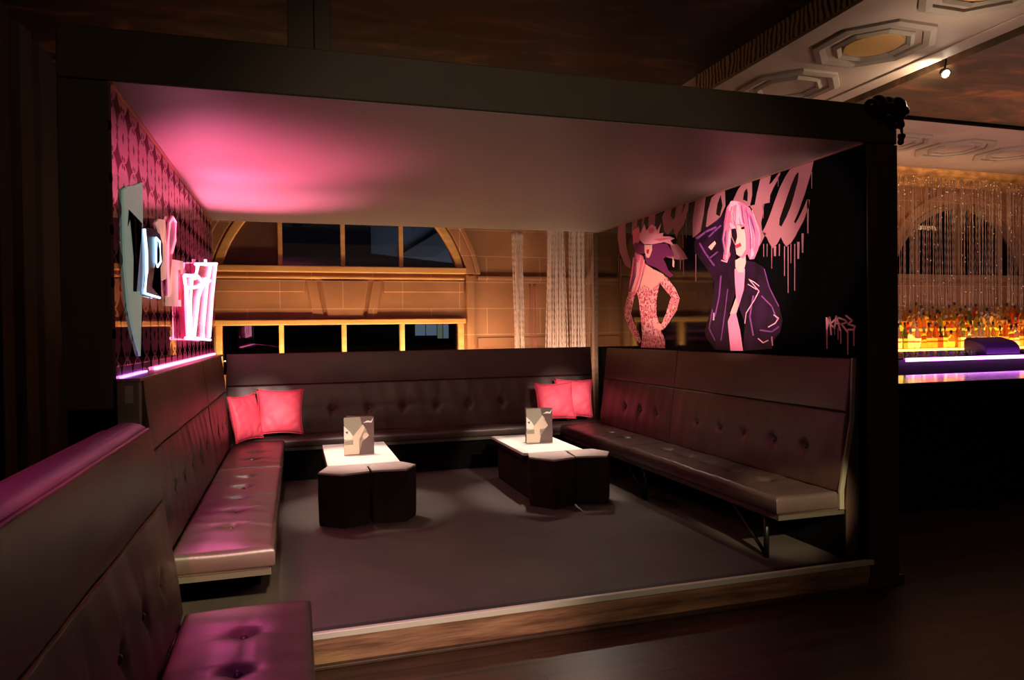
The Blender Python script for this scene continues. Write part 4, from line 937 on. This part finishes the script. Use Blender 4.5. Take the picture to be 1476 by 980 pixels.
rb, W_ = bench_run('banquette_bench', 'right long tufted banquette under the painted women and lettering', (3.73, 7.48), (0,1,0), (-1,0,0), (3.49,0,0),
    .055, .155, .63, 1.297, .45, 0, .125, [4.08,4.42,4.79,5.11,5.46,6.18,6.52,6.86], [4.17,4.52,4.85,5.19,5.52,6.3,6.65], [5.9], .95, True)
obj('end_trim', MB().prism([(3.49-.055,1.30),(3.49-.075,.90),(3.49-.165,.45),(3.49-.165,.33),(3.49-.13,.33),(3.49-.13,.45),(3.49-.045,.90),(3.49-.03,1.30)], fXZ, 3.715, 3.73), mat('end_trim_paint', (.22,.18,.12), .45), rb, label='pale trim edging the bench end')
for ly in (3.93, 5.6, 7.2):
    mb = MB().tube([(2.93,ly,0),(2.93,ly,.285)], .022, 4)
    mb.tube([(2.93,ly,.01),(2.95,ly+.42,.285)], .016, 4)
    mb.box(2.90,3.36,ly-.02,ly+.02,.262,.288)
    obj('leg', mb, M['blackmetal'], rb, label='black metal angled leg')

cb, W_ = bench_run('banquette_bench', 'rear tufted banquette joining the two side benches below the windows', (BX0+.1, 3.43), (1,0,0), (0,-1,0), (0,7.98,0),
    .06, .15, .48, 1.30, .45, 0, .10, [-.36,.0,.38,.76,1.14,1.51,1.88,2.27,2.64,3.0], [], [], .965, True)
obj('seat_base', MB().box(-.1, 2.84, 7.56, 7.8, 0, .31), M['black'], cb)

# bench outside the booth, in front, half out of the frame
fb, W_ = bench_run('banquette_bench', 'nearest purple-lit banquette outside the booth, cut by the left frame edge', (.45, 3.43), (0,1,0), (1,0,0), (-.80,0,FZ),
    .19, .31, .853, 1.10, .28, FZ, .11, [3.10,2.76,2.42,2.08,1.74,1.40], [3.09,2.75,2.41,2.07,1.73,1.39,1.05], [], .78, True)
mb = MB(); nn = 12
P_ = [(-.795,1.0)]+[(-.70+.095*math.cos(PI-PI*k/nn), 1.05+.075*math.sin(PI*k/nn)) for k in range(nn+1)]+[(-.60,1.0)]
mb.prism(P_, lambda a,b,t:(a,t,b), .45, 3.43)
for f in mb.bm.faces: f.smooth = len(f.verts) == 4
obj('top_roll', mb, M['leather_seat'], fb, bevel=.01, label='rounded top edge glowing magenta')
obj('seat_base', MB().box(-.62, -.03, .5, 3.36, FZ, .14), M['black'], fb)

# ------------------------------------------------------------------ cushions
def pillow(loc, w, h, T, rot, label, grp, seed):
    r = root('throw_pillow', loc, label, 'pillow', grp)
    rn = random.Random(seed); n = 22
    mb = MB(); bm = mb.bm
    Rm = Matrix.Rotation(rot[2], 3, 'Z') @ Matrix.Rotation(rot[0], 3, 'X') @ Matrix.Rotation(rot[1], 3, 'Y')
    ph = [rn.uniform(0,6.28) for _ in range(8)]
    def P(i, j, s):
        u, v = -1+2*i/n, -1+2*j/n
        x = u*w/2*(1-.10*(1-v*v)*abs(u)**1.5); z = v*h/2*(1-.10*(1-u*u)*abs(v)**1.5)
        b = max(0,(1-u*u))**.42*max(0,(1-v*v))**.42
        y = s*T/2*b
        edge = 1-b
        y += s*.010*b*edge*(math.sin(14*u+5*v+ph[0])+math.sin(-9*u+15*v+ph[1]))+s*.004*b*math.sin(22*u*v+ph[2])
        p = Rm @ Vector((x, y, z)); return Vector(loc)+p
    for s in (1, -1):
        g = [[bm.verts.new(P(i, j, s)) for j in range(n+1)] for i in range(n+1)]
        for i in range(n):
            for j in range(n):
                f = bm.faces.new([g[i][j], g[i+1][j], g[i+1][j+1], g[i][j+1]]); f.smooth = True
    bmesh.ops.remove_doubles(bm, verts=bm.verts, dist=1e-5)
    pl = obj('cover', mb, M['cushion'], r)
    ring = [P(i,0,0) for i in range(n+1)]+[P(n,j,0) for j in range(1,n+1)]+[P(i,n,0) for i in range(n-1,-1,-1)]+[P(0,j,0) for j in range(n-1,0,-1)]
    ring.append(ring[0])
    obj('piping', MB().tube(ring, .004, 6), M['cushion'], pl, fix=False)
pillow((-.47,7.36,.69), .40, .46, .15, (-.22,0,.95), 'coral pillow in the left rear corner, leaning on the left bench back', 'coral pillows on the banquettes', 1)
pillow((-.155,7.60,.71), .46, .47, .16, (-.25,.04,.10), 'coral pillow against the rear bench back, right of the left pair', 'coral pillows on the banquettes', 2)
pillow((2.82,7.55,.70), .46, .43, .16, (-.25,-.02,-.04), 'front coral pillow of the right rear pair, overlapping the other', 'coral pillows on the banquettes', 3)
pillow((3.10,7.68,.71), .45, .45, .15, (-.20,.03,-.22), 'coral pillow in the right rear corner, half hidden behind another', 'coral pillows on the banquettes', 4)

# ------------------------------------------------------------------ tables, stools, menus
def table(x0, x1, y0, y1, label):
    r = root('low_table', ((x0+x1)/2,(y0+y1)/2,0), label, 'table', 'low white-topped tables')
    obj('table_top', MB().box(x0, x1, y0, y1, .395, .42), M['white_top'], r, bevel=.003)
    obj('plinth', MB().box(x0+.05, x1-.05, y0+.03, y1-.06, 0, .395), M['stool'], r, bevel=.01)
    obj('top_rim', MB().box(x0-.006, x1+.006, y0, y1+.006, .36, .394), M['stool'], r, bevel=.004)
table(.24, .83, 5.96, 7.10, 'left low table with bright white top holding a menu card')
table(1.92, 2.49, 5.96, 7.02, 'right low table with bright white top holding a menu card')
def stool(pts, label):
    cx = sum(p[0] for p in pts)/len(pts); cy = sum(p[1] for p in pts)/len(pts)
    r = root('faceted_stool', (cx,cy,0), label, 'stool', 'faceted stump stools in front of the tables')
    mb = MB(); n = len(pts); lv = []
    for z, s in ((0,.97),(.03,.99),(.25,1.012),(.405,1.0)):
        lv.append([mb.bm.verts.new((cx+(p[0]-cx)*s, cy+(p[1]-cy)*s, z)) for p in pts])
    for A, B in zip(lv, lv[1:]):
        for k in range(n): mb.bm.faces.new([A[k], A[(k+1)%n], B[(k+1)%n], B[k]])
    mb.bm.faces.new(lv[0][::-1]); mb.bm.faces.new(lv[-1])
    obj('body', mb, M['stool'], r, bevel=.006)
    mb = MB().prism([(cx+(p[0]-cx)*.995, cy+(p[1]-cy)*.995) for p in pts], fXY, .405, .42)
    obj('seat_top', mb, M['stool_top'], r, bevel=.003)
stool([(.155,5.70),(.335,5.56),(.545,5.62),(.545,5.93),(.45,5.955),(.24,5.95)], 'faceted dark stool with pale top, left one before the left table')
stool([(.565,5.64),(.83,5.60),(.935,5.78),(.84,5.95),(.60,5.955),(.555,5.84)], 'faceted dark stool with pale top, right one before the left table')
stool([(1.905,5.75),(2.06,5.55),(2.275,5.62),(2.30,5.95),(1.96,5.955)], 'faceted dark stool with pale top, left one before the right table')
stool([(2.29,5.64),(2.56,5.58),(2.66,5.76),(2.58,5.955),(2.33,5.955)], 'faceted dark stool with pale top, right one before the right table')
def menu(x, y, ang, label):
    w, h = .262, .335
    r = root('menu_card', (x,y,.42), label, 'menu', 'menu cards standing on the tables')
    o = bpy.data.objects
    def put(pts, off, mt, nm, th=.001):
        ca, sa = math.cos(ang), math.sin(ang)
        fn = lambda a, b, t: (x+a*ca-t*sa, y+a*sa+t*ca, .421+b)
        return obj(nm, MB().prism(pts, fn, off, off+th), mt, r)
    front = put([(-w/2,0),(w/2,0),(w/2,h),(-w/2,h)], 0, M['card'], 'front_page', .003)
    # back page folded away
    ca, sa = math.cos(ang+.5), math.sin(ang+.5)
    fn = lambda a, b, t: (x+w/2*math.cos(ang)-a*ca-t*sa, y+w/2*math.sin(ang)+a*-sa*-1+t*ca+.006, .421+b)
    obj('back_page', MB().prism([(0,0),(w,0),(w,h),(0,h)], fn, 0, .003), M['card'], r)
    k = [('card_g', [(-.5,.82),(-.40,.62),(-.18,.50),(.10,.78),(.04,1.0),(-.5,1.0)]),
         ('card_l', [(-.25,.45),(.12,.80),(.20,.72),(.18,.63),(.33,.50),(.24,.43),(.0,.40),(.02,.20),(.0,.02),(-.5,.02),(-.5,.40)]),
         ('card_w', [(-.5,.78),(-.30,.62),(-.20,.50),(-.24,.42),(-.5,.42)]),
         ('card', [(-.46,.62),(-.36,.64),(-.38,.56)]), ('card_g', [(-.5,.38),(-.2,.40),(-.2,.28),(-.48,.28)]),
         ('card_w', [(.13,.84),(.28,.90),(.40,.88),(.49,.97),(.42,.84),(.28,.85)])]
    for i, (m_, p_) in enumerate(k):
        put([(a*w, b*h) for a, b in p_], -.0012-.0006*i, M[m_], 'printed_shape', .0011)
menu(.533, 6.40, .02, 'folded menu card with pale abstract print standing on the left table')
menu(2.235, 6.42, -.04, 'folded menu card with pale abstract print standing on the right table')

# ------------------------------------------------------------------ hanging post above the header
hp = root('ceiling_hanger', (.10,3.9,2.9), 'brown boxed hanger rising from the booth header to the ceiling', 'hanger')
obj('upright', MB().box(-.01, .115, 3.68, 3.80, 2.88, CZ), M['frame'], hp, bevel=.004)
obj('upright', MB().box(.118, .20, 3.70, 3.80, 2.88, CZ), M['frame'], hp, bevel=.004)

# ------------------------------------------------------------------ the bar at the right
bar = root('bar_counter', (8.5,5.3,FZ), 'long black bar counter with polished top, right of the booth', 'bar counter')
obj('front_panel', MB().box(4.7, 13.5, 4.98, 5.60, FZ, .965), M['bar_black'], bar)
obj('counter_top', MB().box(4.65, 13.55, 4.90, 5.72, .965, 1.0), M['counter'], bar, bevel=.006)
bb = root('back_bar', (9.8,7.6,FZ), 'stepped back bar with amber lit shelves and purple light edge', 'bar shelving')
obj('cabinet', MB().box(6.6, 13.8, 7.1, 8.5, FZ, 1.08), M['bar_black'], bb)
obj('work_top', MB().box(6.55, 13.8, 7.02, 7.42, 1.08, 1.10), M['counter'], bb)
obj('led_edge', MB().box(7.30, 13.8, 6.99, 7.02, 1.055, 1.098), M['purple_led'], bb, label='glowing purple light edge')
for k, (y0, y1, z) in enumerate(((7.42,7.68,1.20),(7.68,7.94,1.33),(7.94,8.22,1.46))):
    st = obj('shelf_step', MB().box(7.2, 13.8, y0, y1, 1.08, z), M['ochre'], bb)
    obj('shelf_light', MB().box(7.25, 13.8, y0-.008, y0, z-.035, z-.004), M['amber_light'], st, label='amber light strip')
    obj('shelf_light', MB().box(7.25, 13.8, y1-.02, y1-.008, z+.001, z+(.075 if k < 2 else .11)), M['amber_light' if k == 0 else 'amber_dim'], st, label='amber light strip')

def bottle_proto(kind):
    prof = {'round': [(.036,0),(.038,.01),(.038,.16),(.034,.185),(.016,.215),(.013,.23),(.013,.27),(.015,.27),(.015,.30),(.008,.305)],
            'tall': [(.032,0),(.034,.01),(.034,.19),(.028,.22),(.014,.25),(.012,.30),(.014,.30),(.014,.33),(.008,.335)],
            'squat': [(.046,0),(.05,.01),(.05,.11),(.044,.14),(.018,.165),(.015,.20),(.019,.20),(.019,.235),(.010,.24)],
            'flask': [(.042,0),(.045,.02),(.030,.12),(.042,.15),(.040,.17),(.018,.19),(.014,.24),(.017,.24),(.017,.28),(.008,.285)]}[kind]
    mis = [0]*(len(prof)-1); mis[-1] = mis[-2] = mis[-3] = 1
    mis[1] = 0
    return prof, mis
protos = {}
def place_bottle(kind, colr, cap, x, y, z, label, group, sc=1.):
    key = (kind, colr, cap)
    if key not in protos:
        prof, mis = bottle_proto(kind)
        if mis[1] == 2: 
            a, b = prof[1], prof[2]
            prof = prof[:2]+[(a[0]+.0, a[1]+.04),(a[0]+.0, a[1]+.10)]+prof[2:]; mis = [0,0,2,0]+mis[2:]
            mis[1] = 0
        mb = MB().lathe(prof, 12, (0,0,0), mis)
        o = obj('liquor_bottle', mb, [GL[colr], M[cap], M['lab']]); protos[key] = o
    else:
        o = protos[key].copy(); C.objects.link(o)
    o.location = (x, y, z); o.scale = (sc, sc, sc); tag(o, label, 'bottle', group)
    return o
rb_ = random.Random(11)
tiers = [(7.54,1.20,'front'), (7.80,1.33,'middle'), (8.07,1.46,'back')]
nn = {'amber':'amber','gold':'golden yellow','clear':'clear','green':'green','brown':'dark brown','red':'red'}
kd = {'round':'round-shouldered','tall':'tall slim','squat':'squat wide','flask':'waisted'}
cp = {'cap':'dark cap','cap_gold':'gold cap','cap_white':'white cap'}
for y, z, tn in tiers:
    x = 7.34+rb_.uniform(0,.05)
    while x < 10.9:
        kind = rb_.choice(['round','tall','round','squat','flask','tall'])
        colr = rb_.choice(['amber','amber','gold','gold','clear','brown','amber','red','green','clear'])
        cap = rb_.choice(['cap','cap','cap_gold','cap_white'])
        place_bottle(kind, colr, cap, x, y+rb_.uniform(-.02,.02), z,
            '%s %s bottle, %s, on the %s back bar shelf' % (kd[kind], nn[colr], cp[cap], tn),
            '%s %s bottles, %s, %s back bar shelf' % (kd[kind], nn[colr], cp[cap], tn), rb_.uniform(.95,1.15))
        x += rb_.uniform(.088,.112)
# glasses along the work top
gp = None
for k in range(30):
    x = 7.45+k*.09
    if x > 8.65: break
    if gp is None:
        mb = MB().lathe([(.022,0),(.026,.004),(.030,.075),(.0285,.075),(.024,.008)], 12)
        gp = o = obj('bar_glass', mb, M['glass'])
    else:
        o = gp.copy(); C.objects.link(o)
    o.location = (x, 7.16+.03*(k%2), 1.10); tag(o, 'small clear tumbler in the row on the back bar work top', 'glass', 'tumblers on the back bar work top')
XC0, XC1 = 8.68, 9.28
t = root('cash_register', (8.98,7.2,1.10), 'till under a dark purple dust cover on the back bar', 'cash register')
mb = MB().prism([(7.05,1.10),(7.40,1.10),(7.40,1.32),(7.32,1.34),(7.12,1.28),(7.05,1.20)], fYZ, XC0, XC1)
obj('cover', mb, M['purplecloth'], t, bevel=.03)
obj('tray', MB().lathe([(.0,0),(.20,.01),(.24,.05),(.22,.05),(.19,.02)], 24, (9.56,7.22,1.103)), M['counter'], t)

# ------------------------------------------------------------------ chain curtains
def curtain(name, x0, x1, y, z0, z1, n, m, label, parent=None, taper=0., bead=.004, seg=26, seed=1, jy=.04, sway=.012, cat='curtain', slip=0, spark=0):
    rn = random.Random(seed); mb = MB()
    for i in range(n):
        u = (i+.5)/n+rn.uniform(-.3,.3)/n
        yy = y+rn.uniform(-jy,jy); ph = rn.uniform(0,6.28); zt = z1-rn.uniform(0, slip)
        pts, rs = [], []
        for k in range(seg+1):
            t = k/seg if k in (0, seg) else (k+ph/6.3-.5)/seg; z = zt+(z0-zt)*t
            xc = (x0+x1)/2; hw = (x1-x0)/2*(1-taper*(1-t))
            pts.append((xc+(2*u-1)*hw+sway*math.sin(ph+6*t), yy+sway*math.cos(ph+5*t), z)); rs.append(bead*(.55 if k % 2 else 1.5))
        mb.tube(pts, rs, 4)
        if spark:
            for k in range(spark):
                q = pts[rn.choice(list(range(0,4))*2+list(range(seg)))]; mb.ball((q[0],q[1]-.01,q[2]), .011,.011,.013, 6, 4, 1)
    o = obj(name, mb, [m, M['bead_white']], None, ((x0+x1)/2, y, z1), fix=False)
    tag(o, label, cat); return o
curtain('chain_curtain', 2.88, 3.02, 9.25, -.1, 2.86, 26, M['bead'], 'leftmost glinting bead chain bunch hanging before the sandstone pier', seed=1, seg=70, bead=.0058)
curtain('chain_curtain', 3.30, 3.66, 9.22, -.1, 4.05, 44, M['bead'], 'middle silver chain bunch widening downward before the sandstone pier', taper=.55, seed=2, seg=90, bead=.0058)
curtain('chain_curtain', 3.70, 3.92, 9.25, -.1, 4.05, 34, M['bead'], 'right pale chain bunch hanging before the sandstone pier', seed=3, seg=90, bead=.0058)
curtain('chain_curtain', 3.10, 3.22, 9.3, -.1, 2.15, 5, M['bead_red'], 'short reddish bead strands between the left and middle chain bunches', seed=4, seg=50, bead=.004)
curtain('chain_curtain', 3.92, 4.08, 9.28, -.1, 4.05, 9, M['sheer'], 'thin brownish strands at the right end of the chain bunches', seed=5, seg=60, bead=.004)
o = curtain('bead_curtain', 4.55, 13.6, 9.05, 1.2, 3.90, 420, M['sheer'], 'wide curtain of fine glinting strands behind the bar bottles', seed=6, seg=40, bead=.0046, jy=.07, spark=2)
o['kind'] = 'stuff'

r = root('reflected_lights', (11.75,10.4,2.8), 'short row of warm bulbs added beyond the right arched window to show reflected lights', 'lights')  # bulbs added in place of lights reflected in the window pane
obj('reflection_cord', MB().tube([(11.50,10.4,2.89),(12.02,10.4,2.89)], .006, 6), M['black'], r)
for k in range(7): obj('reflection_dot', MB().ball((11.53+k*.075,10.4,2.85), .026,.026,.034, 10, 6), M['reflected_warm'], r)
# ------------------------------------------------------------------ lamps
def spotlight_fixture(loc, aim, label):
    r = root('ceiling_spotlight', loc, label, 'spotlight')
    d = (Vector(aim)-Vector(loc)).normalized(); p = Vector(loc)
    obj('housing', MB().tube([p-d*.10, p-d*.01], [.035,.045], 14), M['blackmetal'], r)
    obj('bracket', MB().tube([p-d*.06, (p.x,p.y,4.15)], .010, 8), M['blackmetal'], r)
    obj('lens', MB().tube([p-d*.012, p-d*.004], .030, 14), M['lamp_glow'], r)
    return r
spotlight_fixture((6.2,5.45,3.99), (5.0,3.2,2.6), 'small bright ceiling spotlight on the dark track above the bar')

def spot(loc, aim, e, col, size, blend=.3, rad=.04):
    l = bpy.data.lights.new('spot_lamp', 'SPOT'); l.energy = e; l.color = col; l.spot_size = math.radians(size); l.spot_blend = blend; l.shadow_soft_size = rad
    o = bpy.data.objects.new('spot_lamp', l); C.objects.link(o); o.location = loc
    o.rotation_euler = (Vector(aim)-Vector(loc)).to_track_quat('-Z', 'Y').to_euler(); return o
def area(loc, aim, e, col, sx, sy):
    l = bpy.data.lights.new('area_lamp', 'AREA'); l.shape = 'RECTANGLE'; l.size = sx; l.size_y = sy; l.energy = e; l.color = col
    o = bpy.data.objects.new('area_lamp', l); C.objects.link(o); o.location = loc
    o.rotation_euler = (Vector(aim)-Vector(loc)).to_track_quat('-Z', 'Y').to_euler(); return o
def point(loc, e, col, rad=.05):
    l = bpy.data.lights.new('point_lamp', 'POINT'); l.energy = e; l.color = col; l.shadow_soft_size = rad
    o = bpy.data.objects.new('point_lamp', l); C.objects.link(o); o.location = loc; return o
W1 = (1.,.86,.70)
# narrow beams from the room ceiling onto the two tables
spot((.10,-.6,4.2), (.53,6.50,.52), 2200, W1, 7.0, .6)
spot((.40,6.75,2.63), (.54,6.30,.42), 260, W1, 36, .6, .03)
spot((3.0,-.6,4.2), (2.22,6.50,.52), 2200, W1, 7.0, .6)
spot((2.42,6.75,2.63), (2.24,6.30,.42), 260, W1, 36, .6, .03)
# unseen spots added below the rear booth ceiling, without fixtures
spot((-.1,7.35,2.60), (.75,5.9,.0), 45, (1.,.82,.66), 70, .5, .03)
spot((3.1,7.35,2.60), (2.1,5.9,.0), 45, (1.,.82,.66), 70, .5, .03)
# room spots through the booth opening: floor, seats, cushions
spot((1.2,-2.4,3.9), (1.4,6.6,.55), 215, (1.,.76,.56), 38, .6, .06)
spot((.9,-2.6,4.0), (-.33,7.5,.72), 6400, (1.,.72,.66), 5.0, 1., .05)
spot((2.0,-2.6,4.0), (2.97,7.55,.72), 5600, (1.,.72,.66), 5.0, 1., .05)
spot((.3,-1.5,2.9), (-.33,3.72,.40), 2600, (1.,.88,.50), 7, .5, .05)
spot((2.0,-1.5,2.9), (3.10,3.73,.40), 2000, (1.,.88,.54), 7, .5, .05)
spot((.3,-.8,2.4), (.65,3.65,-.08), 620, (1.,.78,.52), 22, .9, .05)
# added area lamp imitating warm bounce off the bright table tops
area((1.5,6.2,.75), (1.5,5.8,2.67), 5, (1.,.80,.52), 1.4, .6)
spot((.1,5.95,2.6), (-.36,5.72,.45), 42, (1.,.84,.70), 24, 1., .04)  # unseen spot added for the pale band on the left seat
spot((2.5,5.9,2.6), (3.02,5.5,.45), 40, (1.,.82,.62), 46, 1., .04)  # unseen spot added for a sheen along the right seat
# unseen wash spots added to brighten the painted women
spot((.3,4.9,1.72), (3.49,6.35,1.93), 520, (1.,.62,.56), 19, .7, .03)
spot((.3,4.9,1.72), (3.49,5.0,2.02), 760, (1.,.62,.60), 30, .7, .03)
spot((.8,3.9,1.85), (3.49,4.35,2.1), 210, (1.,.62,.60), 32, .5, .03)
# magenta wash over the bench outside
spot((-1.7,.9,4.0), (-.4,2.55,.6), 230, (.66,.045,.74), 33, .3, .06)
spot((-.95,-.6,3.6), (-.72,2.6,1.1), 900, (1.,.13,.42), 15, .3, .06)
# pink light strip on the ledge, washing the ceiling
area((-.70,5.7,1.335), (-.50,5.7,2.67), 12, (1.,.08,.28), .04, 3.4)
spot((-.68,6.9,1.36), (-.38,6.5,2.67), 560, (1.,.17,.36), 74, 1., .05)
spot((-.68,5.6,1.36), (-.30,5.2,2.67), 400, (1.,.13,.32), 74, 1., .05)
# spill of the pink letter on the seat below
spot((-.60,5.7,1.75), (-.33,4.7,.45), 24, (1.,.10,.42), 74, .8, .05)
# warm uplights behind the rear bench, grazing the sandstone
area((.9,8.85,.9), (.9,9.5,2.0), 44, (1.,.58,.28), 3.6, .12)
area((.64,9.22,1.16), (.64,9.46,1.64), 14, (1.,.70,.34), 3.2, .03)
area((3.5,8.5,1.0), (3.5,9.4,2.2), 22, (1.,.66,.45), 1.6, .15)
area((2.6,12.3,2.3), (2.6,13.5,3.5), 16, (.8,.9,1.), 2.0, .5)  # unseen cool lamp added outside to brighten the roof
# lights around the bar
spot((6.2,5.45,3.90), (6.0,6.0,4.1), 34, (1.,.78,.50), 160, .6, .03)
area((10.0,8.6,1.9), (10.0,9.4,3.4), 13, (1.,.60,.42), 5.0, .2)
area((8.6,6.0,2.4), (8.6,7.4,4.1), 30, (1.,.62,.48), 4.0, 1.0)
area((9.0,8.3,3.4), (9.0,9.3,3.95), 18, (1.,.60,.28), 6.0, .1)
point((5.3,4.6,3.5), 12, (1.,.76,.52), .1)
area((9.3,6.7,1.35), (9.3,7.2,1.1), 2.5, (.8,.2,1.), 4.0, .1)

# unseen weak warm fill added in front of the booth
area((.6,-1.5,3.4), (.6,3.6,2.2), 11, (1.,.72,.42), 3.0, 1.0)
w = bpy.data.worlds.new('world'); S.world = w; w.use_nodes = True
w.node_tree.nodes['Background'].inputs[0].default_value = (.02,.02,.03,1); w.node_tree.nodes['Background'].inputs[1].default_value = .3
S.view_settings.view_transform = 'Standard'; S.view_settings.look = 'None'; S.view_settings.gamma = 1; S.view_settings.exposure = 0; S.view_settings.use_curve_mapping = False
